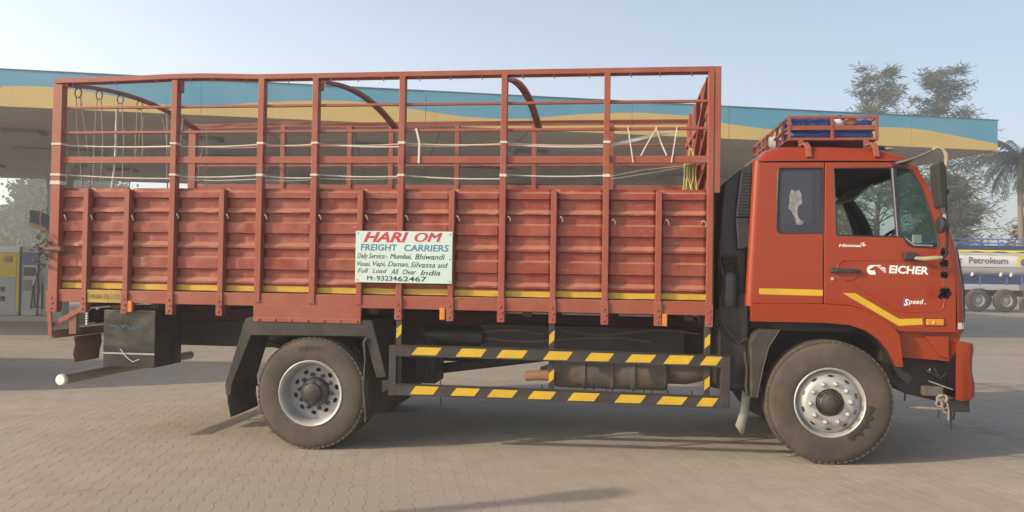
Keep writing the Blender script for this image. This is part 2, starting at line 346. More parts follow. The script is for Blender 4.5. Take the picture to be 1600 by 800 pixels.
class MB:
    def __init__(s): s.v = []; s.f = []
    def add(s, vs, fs):
        k = len(s.v); s.v += [tuple(v) for v in vs]; s.f += [tuple(i + k for i in f) for f in fs]; return s
    def box(s, x0, x1, y0, y1, z0, z1):
        return s.add([(x0, y0, z0), (x1, y0, z0), (x1, y1, z0), (x0, y1, z0), (x0, y0, z1), (x1, y0, z1), (x1, y1, z1), (x0, y1, z1)],
                     [(0, 3, 2, 1), (4, 5, 6, 7), (0, 1, 5, 4), (1, 2, 6, 5), (2, 3, 7, 6), (3, 0, 4, 7)])
    def bar(s, a, b, w, h, up=(0, 0, 1)):
        a = Vector(a); b = Vector(b); d = (b - a).normalized(); u = Vector(up)
        if abs(d.dot(u)) > 0.98: u = Vector((0, 1, 0))
        sd_ = d.cross(u).normalized(); u = sd_.cross(d).normalized()
        vs = []
        for p in (a, b):
            for i, j in ((-1, -1), (1, -1), (1, 1), (-1, 1)):
                vs.append(p + sd_ * (i * w / 2) + u * (j * h / 2))
        return s.add(vs, [(0, 1, 2, 3), (7, 6, 5, 4), (0, 4, 5, 1), (1, 5, 6, 2), (2, 6, 7, 3), (3, 7, 4, 0)])
    def path(s, pts, w, h, up=(0, 0, 1)):
        """Rectangular bar along a polyline as one surface."""
        pts = [Vector(p) for p in pts]; vs = []; fs = []
        for i, p in enumerate(pts):
            d = (pts[min(i + 1, len(pts) - 1)] - pts[max(i - 1, 0)]).normalized()
            u = Vector(up); sd_ = d.cross(u).normalized(); u = sd_.cross(d).normalized()
            for a, b in ((-1, -1), (1, -1), (1, 1), (-1, 1)): vs.append(p + sd_ * (a * w / 2) + u * (b * h / 2))
        n = len(pts)
        for i in range(n - 1):
            for k in range(4):
                fs.append((4 * i + k, 4 * i + 4 + k, 4 * i + 4 + (k + 1) % 4, 4 * i + (k + 1) % 4))
        fs += [(0, 1, 2, 3), (4 * n - 1, 4 * n - 2, 4 * n - 3, 4 * n - 4)]
        return s.add(vs, fs)
    def tube(s, pts, r, n=8, closed=False):
        pts = [Vector(p) for p in pts]; m = len(pts)
        rs = r if isinstance(r, (list, tuple)) else [r] * m
        vs = []; fs = []
        ref = None
        for i, p in enumerate(pts):
            if closed: d = (pts[(i + 1) % m] - pts[i - 1])
            else: d = pts[min(i + 1, m - 1)] - pts[max(i - 1, 0)]
            d = d.normalized() if d.length > 1e-9 else Vector((0, 0, 1))
            if ref is None:
                ref = Vector((0, 0, 1)) if abs(d.z) < 0.9 else Vector((1, 0, 0))
            a = d.cross(ref).normalized(); b = a.cross(d).normalized(); ref = b
            for k in range(n):
                t = 2 * math.pi * k / n
                vs.append(p + (a * math.cos(t) + b * math.sin(t)) * rs[i])
        for i in range(m if closed else m - 1):
            j = (i + 1) % m
            for k in range(n):
                fs.append((i * n + k, i * n + (k + 1) % n, j * n + (k + 1) % n, j * n + k))
        if not closed: fs += [tuple(reversed(range(n))), tuple(range((m - 1) * n, m * n))]
        return s.add(vs, fs)
    def lathe(s, prof, c, n=48, axis='y', cap0=False, cap1=False):
        """prof: (radius, position along the axis)."""
        vs = []; fs = []; c = Vector(c)
        for r, t in prof:
            for k in range(n):
                a = 2 * math.pi * k / n
                if axis == 'y': vs.append(c + Vector((r * math.cos(a), t, r * math.sin(a))))
                elif axis == 'x': vs.append(c + Vector((t, r * math.cos(a), r * math.sin(a))))
                else: vs.append(c + Vector((r * math.cos(a), r * math.sin(a), t)))
        for i in range(len(prof) - 1):
            for k in range(n):
                fs.append((i * n + k, i * n + (k + 1) % n, (i + 1) * n + (k + 1) % n, (i + 1) * n + k))
        if cap0: fs.append(tuple(range(n)))
        if cap1: fs.append(tuple(range((len(prof) - 1) * n, len(prof) * n)))
        return s.add(vs, fs)
    def prism(s, poly, y0, y1):
        n = len(poly)
        vs = [(x, y0, z) for x, z in poly] + [(x, y1, z) for x, z in poly]
        fs = [tuple(range(n)), tuple(reversed(range(n, 2 * n)))] + [(i, n + i, n + (i + 1) % n, (i + 1) % n) for i in range(n)]
        return s.add(vs, fs)
    def sweep(s, prof, x0, x1, nx=1):
        vs = []; fs = []; n = len(prof)
        for i in range(nx + 1):
            x = x0 + (x1 - x0) * i / nx
            vs += [(x, y, z) for y, z in prof]
        for i in range(nx):
            for k in range(n - 1):
                fs.append((i * n + k, i * n + k + 1, (i + 1) * n + k + 1, (i + 1) * n + k))
        return s.add(vs, fs)
    def grid(s, rows):
        n = len(rows[0]); vs = [p for r in rows for p in r]
        fs = [(i * n + k, i * n + k + 1, (i + 1) * n + k + 1, (i + 1) * n + k) for i in range(len(rows) - 1) for k in range(n - 1)]
        return s.add(vs, fs)
    def mesh(s, name, m, smooth=None):
        me = bpy.data.meshes.new(name)
        me.from_pydata([tuple(v) for v in s.v], [], s.f)
        bm = bmesh.new(); bm.from_mesh(me); bmesh.ops.recalc_face_normals(bm, faces=bm.faces); bm.to_mesh(me); bm.free()
        if isinstance(m, (list, tuple)):
            for q in m: me.materials.append(M[q])
        else: me.materials.append(M[m])
        if smooth:
            me.shade_smooth(); me.set_sharp_from_angle(angle=R(smooth))
        return me
    def build(s, name, m, parent=None, bevel=0, smooth=None, thick=0):
        o = bpy.data.objects.new(name, s.mesh(name, m, smooth))
        link(o, parent)
        if thick:
            md = o.modifiers.new('thickness', 'SOLIDIFY'); md.thickness = thick; md.offset = 0
        if bevel:
            md = o.modifiers.new('edge', 'BEVEL'); md.width = bevel; md.segments = 2; md.limit_method = 'ANGLE'; md.angle_limit = R(35)
            md.harden_normals = False
        return o

def plate(name, m, outline, holes=(), y0=0.0, y1=0.02, parent=None, bevel=0.0, smooth=None):
    """A flat sheet cut in the x-z plane with holes, standing between y0 and y1."""
    cu = bpy.data.curves.new(name, 'CURVE'); cu.dimensions = '2D'; cu.fill_mode = 'BOTH'
    for poly in [outline] + list(holes):
        sp = cu.splines.new('POLY'); sp.points.add(len(poly) - 1); sp.use_cyclic_u = True
        for p, (x, z) in zip(sp.points, poly): p.co = (x, z, 0, 1)
    cu.extrude = abs(y1 - y0) / 2
    to = bpy.data.objects.new(name, cu); C.objects.link(to)
    me = bpy.data.meshes.new_from_object(to)
    C.objects.unlink(to); bpy.data.objects.remove(to); bpy.data.curves.remove(cu)
    ym = (y0 + y1) / 2
    for v in me.vertices: v.co = (v.co.x, ym - v.co.z, v.co.y)
    bm = bmesh.new(); bm.from_mesh(me); bmesh.ops.remove_doubles(bm, verts=bm.verts, dist=1e-5)
    bmesh.ops.recalc_face_normals(bm, faces=bm.faces); bm.to_mesh(me); bm.free()
    me.materials.clear(); me.materials.append(M[m])
    if smooth: me.shade_smooth(); me.set_sharp_from_angle(angle=R(smooth))
    o = bpy.data.objects.new(name, me); link(o, parent)
    if bevel:
        md = o.modifiers.new('edge', 'BEVEL'); md.width = bevel; md.segments = 2; md.limit_method = 'ANGLE'; md.angle_limit = R(50)
    return o

def text_mesh(body, bold=0.0, shear=0.0, spacing=1.0):
    cu = bpy.data.curves.new('lettering', 'FONT'); cu.body = body; cu.size = 1.0; cu.offset = bold; cu.shear = shear
    cu.space_character = spacing; cu.extrude = 0.0; cu.resolution_u = 3
    to = bpy.data.objects.new('lettering', cu); C.objects.link(to)
    me = bpy.data.meshes.new_from_object(to)
    C.objects.unlink(to); bpy.data.objects.remove(to); bpy.data.curves.remove(cu)
    return me

def lettering(words, m, y, parent, name='lettering'):
    """words: (text, x0, x1, baseline z, capital height, bold, shear[, tilt]); all go into one flat painted mesh."""
    for w in words:
        body, x0, x1, zb, cap, bold, shear = w[:7]
        tilt = w[7] if len(w) > 7 else 0
        dbl = 'M' in body and bold > 0
        me = text_mesh(body, 0.0 if dbl else bold, shear)
        xs = [v.co.x for v in me.vertices]
        a, b = min(xs), max(xs); sx = (x1 - x0) / (b - a); sz = cap / 0.69
        mb = MB()
        for q, sh_ in enumerate((-bold, 0.0, bold) if dbl else (0.0,)):
            vs = []
            for v in me.vertices:
                X = x0 + (v.co.x - a + sh_ * 1.2) * sx
                vs.append((X, y - 0.0003 * q, zb + v.co.y * sz + tilt * (X - x0)))
            mb.add(vs, [tuple(p.vertices) for p in me.polygons])
        mb.build(name, m, parent)
        bpy.data.meshes.remove(me)

def lerp(a, b, t): return a + (b - a) * t
def interp(tab, x):
    for (a, u), (b, v) in zip(tab, tab[1:]):
        if x <= b or (b, v) == tab[-1]: return u + (v - u) * (x - a) / (b - a)

# ------------------------------------------------------------------ ground
YAW = 0.11947
D0 = 6.9562
def gz(X, Y):
    """The forecourt falls gently across the truck's length and levels out further back."""
    xt = max(-6.5, min(6.5, X * math.cos(YAW) - Y * math.sin(YAW) + 0.735))
    w = max(0.0, min(1.0, (15.0 - Y) / 4.5)); w = w * w * (3 - 2 * w)
    return 0.0147 * xt * w
def ground_grid(xs, ys, dz):
    return MB().grid([[(x, y, gz(x, y) + dz) for y in ys] for x in xs])
gx = [-700, -200, -60, -30, -20] + [-15 + k for k in range(31)] + [20, 30, 60, 200, 700]
gy = [-60, -20, -5, 0] + [2 + k for k in range(18)] + [25, 40, 80, 200, 900]
ground = ground_grid(gx, gy, -0.016).build('ground', 'forecourt')
tag(ground, 'flat dusty block paved forecourt running back under the canopy', None, None, 'structure')

LB, WB, GAP = 0.225, 0.1125, 0.0020
ZIG = 0.0085
def zig(v):           # sideways wander of a joint as a function of the distance along it (period LB)
    t = (v / LB) % 1.0
    return ZIG if t < 0.38 else (lerp(ZIG, -ZIG, (t - 0.38) / 0.10) if t < 0.48 else (-ZIG if t < 0.88 else lerp(-ZIG, ZIG, (t - 0.88) / 0.12)))
def paver_shape(off, dz=0.0, tilt=0.0):
    vs_ = [0.0004, 0.38 * LB, 0.48 * LB, 0.88 * LB, LB - 0.0004] if not off else [0.0004, 0.38 * LB, 0.50 * LB, 0.88 * LB, 0.98 * LB, LB - 0.0004]
    gp = [0.0006, 0.0023, 0.0023, 0.0005, 0.0007] if not off else [0.0007, 0.0005, 0.0006, 0.0023, 0.0023, 0.0006]
    right = [(WB / 2 - g_ + zig(v + off), v) for v, g_ in zip(vs_, gp)]
    left = [(-WB / 2 + g_ + zig(v + off), v) for v, g_ in reversed(list(zip(vs_, gp)))]
    out = right + left; n = len(out)
    cx = 0; cy = LB / 2
    top = [(x + (cx - x) * 0.014, y + (cy - y) * 0.006, dz + tilt * (y - cy)) for x, y in out]
    rim = [(x, y, dz - 0.0004 + tilt * (y - cy)) for x, y in out]
    low = [(x, y, -0.017) for x, y in out]
    fs = [tuple(range(n))]
    fs += [(n + i, n + (i + 1) % n, (i + 1) % n, i) for i in range(n)]
    fs += [(2 * n + i, 2 * n + (i + 1) % n, n + (i + 1) % n, n + i) for i in range(n)]
    return top + rim + low, fs
ca, sa = math.cos(PAVE_A), math.sin(PAVE_A)
def pave_world(u, v): return (u * ca - v * sa, u * sa + v * ca)
cells = []
for i in range(-130, 170):
    for j in range(12, 92):
        off = (LB / 2) * (i % 2)
        u = i * WB; v = j * LB - off
        X, Y = pave_world(u, v + LB / 2)
        if Y < 4.3 or Y > 17.0: continue
        if abs(X) > Y * 0.66 + 1.6: continue
        cells.append((Y, X, u, v, off))
inview = sorted([c for c in cells if abs(c[1]) < c[0] * 0.64 and 5.45 < c[0]], key=lambda c: c[0])[:300]
near = set((c[2], c[3]) for c in inview)
pm = []
for k in range(6):
    mb_ = MB()
    vs, fs = paver_shape(0 if k % 2 == 0 else LB / 2, random.uniform(-0.0005, 0.0005), random.uniform(-0.004, 0.004)); mb_.add(vs, fs)
    pm.append(mb_.mesh('paving_block', 'paver'))
field = MB()
for Y, X, u, v, off in cells:
    odd = 1 if off else 0
    if (u, v) in near:
        o = bpy.data.objects.new('paving_block', pm[2 * random.randrange(3) + odd])
        wx, wy = pave_world(u, v)
        sx_ = (gz(wx + 0.1, wy) - gz(wx - 0.1, wy)) / 0.2; sy_ = (gz(wx, wy + 0.1) - gz(wx, wy - 0.1)) / 0.2
        nq = Vector((0, 0, 1)).rotation_difference(Vector((-sx_, -sy_, 1))).to_matrix().to_4x4()
        o.matrix_world = Matrix.Translation((wx, wy, gz(wx, wy))) @ nq @ Matrix.Rotation(PAVE_A, 4, 'Z')
        link(o, ground)
    else:
        vs, fs = paver_shape(LB / 2 if odd else 0, random.uniform(-0.0005, 0.0005), random.uniform(-0.004, 0.004))
        if Y > 10: fs = fs[:1 + len(vs) // 3]
        field.add([(*pave_world(u + a, v + b), z + gz(*pave_world(u + a, v + b))) for a, b, z in vs], fs)
fo = bpy.data.objects.new('paving_block_field', None)
me = bpy.data.meshes.new('paving_block_field'); me.from_pydata(field.v, [], field.f); me.materials.append(M['paver'])
bpy.data.objects.remove(fo)
fo = bpy.data.objects.new('paving_block_field', me); link(fo, ground); fo['kind'] = 'stuff'
ground_grid([-14 + k for k in range(29)], [4 + k * 0.94 for k in range(15)], -0.006).build('joint_bed', 'joint_dirt', ground)

# ------------------------------------------------------------------ the goods truck
truck = empty('goods_truck', (D0 * math.sin(YAW), D0 * math.cos(YAW), 0), -YAW,
              'red goods truck with open steel slatted cargo body and orange red cab, parked side on', 'truck')
FY = 2.45                                  # far side of the cargo body
TALL = [(-5.18, 0.094), (-4.01, 0.056), (-3.168, 0.056), (-2.653, 0.056), (-1.847, 0.054), (-0.926, 0.054), (-0.024, 0.054), (0.86, 0.05)]
SHORT = [-4.865, -4.455, -3.525, -2.215, -1.38, -0.474, 0.43]
posts = sorted([(x, w, 1) for x, w in TALL] + [(x, 0.05, 0) for x in SHORT])
def top_z(x): return interp([(-5.3, 3.318), (-4.8, 3.328), (-4.06, 3.35), (-3.2, 3.353), (1.0, 3.358)], x)
for x, w, tall in posts:
    zb = 1.262 if -3.3 < x < -2.1 else 1.155
    zt = top_z(x) - 0.02 if tall else 2.315
    p = MB().box(x - w / 2, x + w / 2, 0.0, 0.078, zb + 0.02, zt).build('post', 'body_red', truck, bevel=0.004)
    if zb < 1.2:
        f = MB().box(x - w / 2 - 0.006, x + w / 2 + 0.006, -0.008, 0.06, zb, 1.352)
        for dz in (0.035, 0.085, 0.135):
            f.lathe([(0.011, -0.008), (0.009, -0.016), (0.0, -0.018)], (x + (0.008 if dz == 0.085 else -0.004), 0, zb + dz), 8)
        f.build('post_foot', 'body_red', p, bevel=0.003)
# front corner flange of the headboard
MB().box(0.886, 0.942, 0.006, 0.07, 2.30, 3.385).build('post', 'body_red', truck, bevel=0.004)
# far side posts
for x, w, tall in posts:
    zt = top_z(x) - 0.02 if tall else 2.315
    MB().box(x + 0.05 - w / 2, x + 0.05 + w / 2, FY - 0.078, FY, 1.2, zt).build('post', 'body_red', truck, bevel=0.004)
# rails
tp = [(-5.225, 3.338), (-4.8, 3.343), (-4.4, 3.352), (-4.06, 3.364), (-3.75, 3.366), (-3.2, 3.350), (-2.0, 3.354), (-0.9, 3.358), (0.884, 3.362)]
for y in (0.035, FY - 0.035):
    dx = 0 if y < 1 else 0.05
    b = MB().path([(x + dx, y, z) for x, z in tp], 0.062, 0.046)
    b.path([(x + dx, y + (0.028 if y < 1 else -0.028), z - 0.006) for x, z in tp], 0.006, 0.062)
    b.build('top_rail', 'body_red', truck, bevel=0.003)
    s = 1 if y < 1 else -1
    e = 0.03 if y < 1 else FY - 0.03
    for zc, hh in ((3.088, 0.022), (2.852, 0.024)):
        MB().path([(-5.14 + dx, e + s * 0.02, zc - 0.002), (-2.6 + dx, e + s * 0.02, zc), (-0.5 + dx, e + s * 0.02, zc + 0.003), (0.84 + dx, e + s * 0.02, zc + 0.006)], 0.035, hh).build('thin_rail', 'body_red', truck, bevel=0.002)
    wr = MB().path([(-5.14 + dx, e + s * 0.016, 2.590), (-0.5 + dx, e + s * 0.016, 2.588), (0.84 + dx, e + s * 0.016, 2.59)], 0.03, 0.062)
    wr.build('wide_rail', 'body_red', truck, bevel=0.003)
# tarpaulin pins under the top rail
pins = [450.7, 517, 560, 600, 656, 706, 755, 819, 868, 922, 988, 1034, 1084, 114, 180, 245, 296, 333, 384]
PX = [(91, -5.18), (272, -4.01), (409, -3.17), (493, -2.653), (630, -1.847), (790, -0.926), (951, -0.024), (1115, 0.86)]
for q in pins:
    x = interp(PX, q); z = interp(tp, x) - 0.02
    MB().tube([(x, 0.01, z), (x, 0.008, z - 0.036), (x + 0.008, 0.0, z - 0.042)], 0.0045, 6).build('pin', 'chain', truck)
# corrugated panels: one sheet per bay
PROF = [(0.074, 2.330), (0.074, 2.306), (0.048, 2.290), (0.048, 2.242), (0.082, 2.236), (0.082, 2.148), (0.048, 2.114), (0.048, 2.104), (0.082, 2.098),
        (0.082, 2.024), (0.048, 2.006), (0.048, 1.920), (0.082, 1.914), (0.082, 1.834), (0.048, 1.798), (0.048, 1.780), (0.082, 1.773),
        (0.082, 1.700), (0.048, 1.682), (0.048, 1.588), (0.082, 1.581), (0.082, 1.506), (0.048, 1.472), (0.048, 1.456), (0.074, 1.448), (0.074, 1.36)]
bay = [p[0] for p in posts]
hook_px = {0: -5.088, 2: None}
HOOKS = [-5.088, -4.82, -4.41, -3.965, -3.48, -3.112, -2.598, -2.164, -1.794, -1.33, -0.874, -0.413, 0.04, 0.497]
for i in range(len(posts) - 1):
    a = posts[i][0] + posts[i][1] / 2 - 0.01; b = posts[i + 1][0] - posts[i + 1][1] / 2 + 0.01
    nx = 10
    mb = MB()
    rows = []
    for k in range(nx + 1):
        x = lerp(a, b, k / nx)
        row = []
        for q, (y, z) in enumerate(PROF):
            dent = 0.0
            if 0 < k < nx and 4 < q < 23:
                dent = max(0, random.gauss(0, 0.0032)) if z < 2.2 else 0
            row.append((x, y + dent, z + random.uniform(-0.0012, 0.0012)))
        rows.append(row)
    mb.grid(rows)
    pn = mb.build('side_panel', 'panel_red', truck, smooth=24, thick=0.003)
    # reflective tape on the foot of the sheet
    z0 = 1.381 + random.uniform(-0.003, 0.003)
    tr = [[(lerp(a, b, k / 6), 0.069 + random.uniform(-0.0012, 0.0012), z0 + 0.05 * r_ + random.uniform(-0.002, 0.002)) for k in range(7)] for r_ in (0, 1)]
    MB().grid(tr).build('reflective_tape', 'tape_yellow', pn)
    hx = HOOKS[i]; hz = 2.052 + 0.02 * (i > 2) * (i < 12)
    MB().tube([(hx - 0.016, 0.07, hz - 0.01), (hx - 0.012, 0.03, hz + 0.008), (hx, 0.012, hz + 0.014), (hx + 0.014, 0.008, hz - 0.002), (hx + 0.02, 0.012, hz - 0.03)], 0.006, 6).build('rope_hook', 'rope', pn, smooth=60)
    # little vertical weld tabs beside the post
    for zz in (2.13, 1.80, 1.47):
        MB().box(a + 0.004, a + 0.016, 0.052, 0.080, zz - 0.045, zz + 0.03).build('weld_tab', 'body_red', pn)
MB().tube([(0.79, 0.07, 2.03), (0.795, 0.03, 2.055), (0.81, 0.012, 2.06), (0.826, 0.01, 2.04), (0.828, 0.012, 2.01)], 0.006, 6).build('rope_hook', 'rope', truck, smooth=60)
# far side sheet
rows = []
for k in range(13):
    x = lerp(-5.12, 0.88, k / 12)
    rows.append([(x, FY - y, z) for y, z in PROF])
MB().grid(rows).build('side_panel', 'panel_red', truck, smooth=24, thick=0.003)
# floor edge channel with its ledge, and floor
MB().prism([(-5.21, 1.252), (0.87, 1.252), (0.87, 1.368), (-5.21, 1.368)], 0.012, 0.07).build('floor_channel', 'body_red', truck, bevel=0.004)
MB().box(-5.2, 0.85, FY - 0.07, FY - 0.012, 1.252, 1.368).build('floor_channel', 'body_red', truck, bevel=0.004)
MB().box(-5.19, 0.86, 0.072, FY - 0.072, 1.29, 1.345).build('cargo_floor', 'dark_red', truck)
# tail board
MB().box(-5.215, -5.18, 0.08, FY - 0.08, 1.30, 2.34).build('tail_board', 'body_red', truck, bevel=0.004)
# number plate on the tape
np_ = MB().box(-4.83, -4.487, 0.004, 0.012, 1.252, 1.37).build('number_plate', 'plate_yellow', truck, bevel=0.002)
lettering([('MH', -4.80, -4.735, 1.285, 0.042, 0.01, 0), ('04-EB-1175', -4.725, -4.50, 1.285, 0.046, 0.01, 0)], 'rust', 0.002, np_)
# headboard: sheet with upright ribs, braces
hb = MB()
prof = []
for k in range(0, 33):
    y = lerp(0.075, FY - 0.075, k / 32); prof.append((0.905 + (0.018 if (k // 2) % 2 else -0.006), y))
hb.add([(x, y, 1.25) for x, y in prof] + [(x, y, 2.93 + 0.0 * y) for x, y in prof], [(i, i + 1, 34 + i, 33 + i) for i in range(32)])
hb.build('headboard_sheet', 'body_red', truck, thick=0.003)
for y in (0.42, 0.85, 1.6, 2.03):
    MB().box(0.866, 0.90, y - 0.03, y + 0.03, 1.25, 3.36 + 0.02 * math.sin(y / FY * 3.14)).build('headboard_rib', 'body_red', truck, bevel=0.003)
for z in (3.06, 2.60):
    MB().box(0.862, 0.892, 0.09, FY - 0.09, z - 0.025, z + 0.025).build('headboard_rail', 'body_red', truck, bevel=0.003)
for a, b in (((0.85, 0.1, 3.30), (0.85, 1.15, 2.75)), ((0.85, 0.1, 2.86), (0.85, 1.0, 2.55)), ((0.85, 0.1, 2.56), (0.85, 0.9, 2.36))):
    MB().bar(a, b, 0.05, 0.035).build('headboard_brace', 'body_red', truck, bevel=0.003)
# roof bows
def bow_pts(x, x2=None):
    pts = []
    for k in range(17):
        y = lerp(0.03, FY - 0.03, k / 16)
        pts.append((x + 0.05 * k / 16, y, 3.285 + 0.135 * (1 - ((y - 1.2) / 1.22) ** 2)))
    return pts
for x in (-5.13, -2.60, -0.875, 0.905):
    b = MB().path(bow_pts(x), 0.075, 0.03)
    b.build('roof_bow', 'body_red', truck, bevel=0.003, smooth=30)
for x in (-4.011, -2.656):      # stubs where the bow sockets sit behind the near posts
    MB().box(x + 0.03, x + 0.056, 0.04, 0.075, top_z(x) - 0.13, top_z(x) - 0.02).build('bow_socket', 'body_red', truck)
# --- red skirt over the rear wheel, mudguard
sk = plate('wheel_skirt', 'body_red', [(-3.195, 1.148), (-2.187, 1.150), (-2.187, 1.262), (-3.198, 1.270)], (), -0.004, 0.03, truck, 0.004)
lipm = MB().prism([(-3.196, 1.112), (-2.186, 1.112), (-2.187, 1.152), (-3.195, 1.150)], -0.010, 0.0)
lipm.build('skirt_lip', 'body_red', sk, bevel=0.003)
for k in range(7):
    x = -3.14 + k * 0.153
    MB().lathe([(0.013, -0.010), (0.011, -0.018), (0.0, -0.021)], (x, 0, 1.132), 10).build('rivet', 'body_red', sk, smooth=60)
mg_out = [(-3.44, 0.43), (-3.455, 0.53), (-3.274, 1.128), (-3.25, 1.140), (-2.11, 1.142), (-2.085, 1.13), (-1.945, 0.645)]
mg_in = [(-2.035, 0.635), (-2.15, 1.0), (-3.215, 0.985), (-3.39, 0.53), (-3.395, 0.43)]
mg = plate('mudguard', 'rubber', mg_out + mg_in, (), 0.0, 0.022, truck, 0.006)
shell = MB()
shell.grid([[(x, 0.02, z), (x, 0.66, z)] for x, z in mg_out])
shell.build('mudguard_shell', 'rubber', mg, thick=0.012)
fl = MB()
fl.grid([[(-3.44, 0.03, 0.46), (-3.44, 0.62, 0.46)], [(-3.435, 0.03, 0.36), (-3.44, 0.62, 0.36)], [(-3.40, 0.03, 0.23), (-3.415, 0.62, 0.235)]])
fl.build('mudguard_flap', 'rubber', mg, thick=0.01, smooth=40)
MB().tube([(-2.125, -0.005, 0.99), (-2.15, -0.012, 0.95), (-2.135, -0.015, 0.8), (-2.15, -0.012, 0.55), (-2.12, -0.012, 0.30), (-2.125, -0.012, 0.24)], [0.02, 0.016, 0.011, 0.012, 0.014, 0.012], 6).build('flap_rope', 'rubber', mg, smooth=50)
# --- wheels
TR = 0.553                      # hub height, front; the rear pair stands lower on the falling ground
def make_tyre(cx, y0, w, r, parent, rb):
    h = w / 2
    ym = y0 + h
    pr = [(rb, 0.012), (rb + 0.012, 0.004), (rb + 0.05, -0.006 + 0.006), (lerp(rb, r, 0.45), -0.012 + 0.006), (lerp(rb, r, 0.70), -0.004 + 0.006), (lerp(rb, r, 0.84), 0.010), (r - 0.020, 0.022), (r - 0.006, 0.036), (r, 0.052)]
    half = list(pr)
    for gpos in (0.34, 0.66):
        y = lerp(0.052, h, gpos)
        half += [(r + 0.001, y - 0.008), (r - 0.013, y - 0.005), (r - 0.013, y + 0.005), (r + 0.001, y + 0.008)]
    full = half + [(rr, w - y) for rr, y in reversed(half)]
    m = MB().lathe([(rr, y) for rr, y in full], (cx, y0, TR), 72)
    # shoulder lugs
    for k in range(62):
        a = 2 * math.pi * k / 62
        for yy in (0.030, w - 0.030):
            c = Vector((cx + math.cos(a) * (r - 0.012), y0 + yy, TR + math.sin(a) * (r - 0.012)))
            t = Vector((-math.sin(a), 0, math.cos(a)))
            m.bar(c - t * 0.019, c + t * 0.019, 0.026, 0.0165, up=(math.cos(a), 0, math.sin(a)))
    return m.build('tyre', 'tyre', parent, smooth=28)

def disc_with_slots(cx, y, r0, r1, n, rs, sw, sh, m, parent, name, y1):
    """Flat wheel disc ring with hand holes."""
    N = 80
    out = [(cx + r1 * math.cos(2 * math.pi * k / N), TR + r1 * math.sin(2 * math.pi * k / N)) for k in range(N)]
    inn = [(cx + r0 * math.cos(2 * math.pi * k / 40), TR + r0 * math.sin(2 * math.pi * k / 40)) for k in range(40)]
    holes = [inn]
    for k in range(n):
        a = 2 * math.pi * (k + 0.35) / n
        t = Vector((-math.sin(a), math.cos(a))); d = Vector((math.cos(a), math.sin(a)))
        hp = []
        for q in range(12):
            b = 2 * math.pi * q / 12
            p = d * (rs + sh * math.sin(b)) + t * (sw * math.cos(b))
            hp.append((cx + p.x, TR + p.y))
        holes.append(hp)
    return plate(name, m, out, holes, y, y1, parent, 0.003)

# front wheels
def front_wheel(cx, flip):
    if flip: return None
    y0 = -0.035
    w = make_tyre(cx, y0, 0.27, 0.515, truck, 0.288)
    w.name = 'front_wheel'
    rim = MB().lathe([(0.290, 0.018), (0.291, 0.004), (0.284, -0.001), (0.274, 0.006), (0.268, 0.03), (0.262, 0.055), (0.256, 0.075)], (cx, y0, TR), 72)
    ro = rim.build('rim', 'silver', w, smooth=40)
    ro_ = random.Random(9); pts_ = []
    for q in range(20):
        a = R(-2 - 62 * q / 19); r_ = 0.322 + (0.05 if q % 4 == 1 else (0.025 if q % 4 == 2 else 0.0)) * ro_.uniform(0.5, 1.2)
        pts_.append((cx + r_ * math.cos(a), y0 - 0.0095, TR + r_ * math.sin(a)))
    for q in reversed(range(20)):
        a = R(-2 - 62 * q / 19); pts_.append((cx + 0.300 * math.cos(a), y0 - 0.0075, TR + 0.300 * math.sin(a)))
    sp_ = MB().add(pts_, [(q, q + 1, 38 - q, 39 - q) for q in range(19)])
    sp_.build('oil_splash', 'oil', w)
    face = MB().lathe([(0.258, 0.062), (0.250, 0.050), (0.236, 0.040), (0.206, 0.016), (0.196, 0.008), (0.180, 0.004), (0.118, 0.004), (0.114, 0.010), (0.112, 0.05)], (cx, y0, TR), 72)
    face.build('rim_face', 'silver', w, smooth=32)
    for k in range(10):
        a = 2 * math.pi * (k + 0.45) / 10
        d = Vector((math.cos(a), 0, math.sin(a))); t = Vector((-math.sin(a), 0, math.cos(a)))
        c = Vector((cx, y0 + 0.0245, TR)) + d * 0.2205
        nrm_ = (Vector((0, -1, 0)) * 0.79 + d * 0.61).normalized()
        u = nrm_.cross(t)
        ring = [c + t * 0.024 * math.cos(q * math.pi / 6) + u * 0.0105 * math.sin(q * math.pi / 6) + nrm_ * 0.0025 for q in range(12)]
        MB().add(ring, [tuple(range(12))]).build('hand_hole', 'screen', w)
    for k in range(10):
        a = 2 * math.pi * (k + 0.1) / 10
        p = (cx + 0.163 * math.cos(a), y0 + 0.004, TR + 0.163 * math.sin(a))
        MB().lathe([(0.022, 0.0), (0.021, -0.012), (0.017, -0.03), (0.009, -0.042), (0.0, -0.044)], p, 10).build('wheel_nut', 'silver', w, smooth=50)
    hub = MB().lathe([(0.114, 0.05), (0.108, 0.014), (0.095, 0.006), (0.088, 0.012), (0.072, -0.004), (0.068, -0.03), (0.045, -0.038), (0.042, -0.052), (0.024, -0.058), (0.0, -0.058)], (cx, y0, TR), 40)
    hub.build('hub', 'hub_grease', w, smooth=35)
    return w
FX, RX = 1.845, -2.640
front_wheel(FX, False)
fw2 = make_tyre(FX, 2.0, 0.27, 0.515, truck, 0.288); fw2.name = 'front_wheel'
MB().lathe([(0.290, 0.25), (0.26, 0.2), (0.15, 0.22), (0.0, 0.22)], (FX, 2.0, TR), 32).build('rim', 'silver', fw2, smooth=40)
MB().lathe([(0.290, 0.02), (0.26, 0.1), (0.15, 0.14), (0.0, 0.14)], (FX, 2.0, TR), 32).build('rim', 'old_silver', fw2, smooth=40)
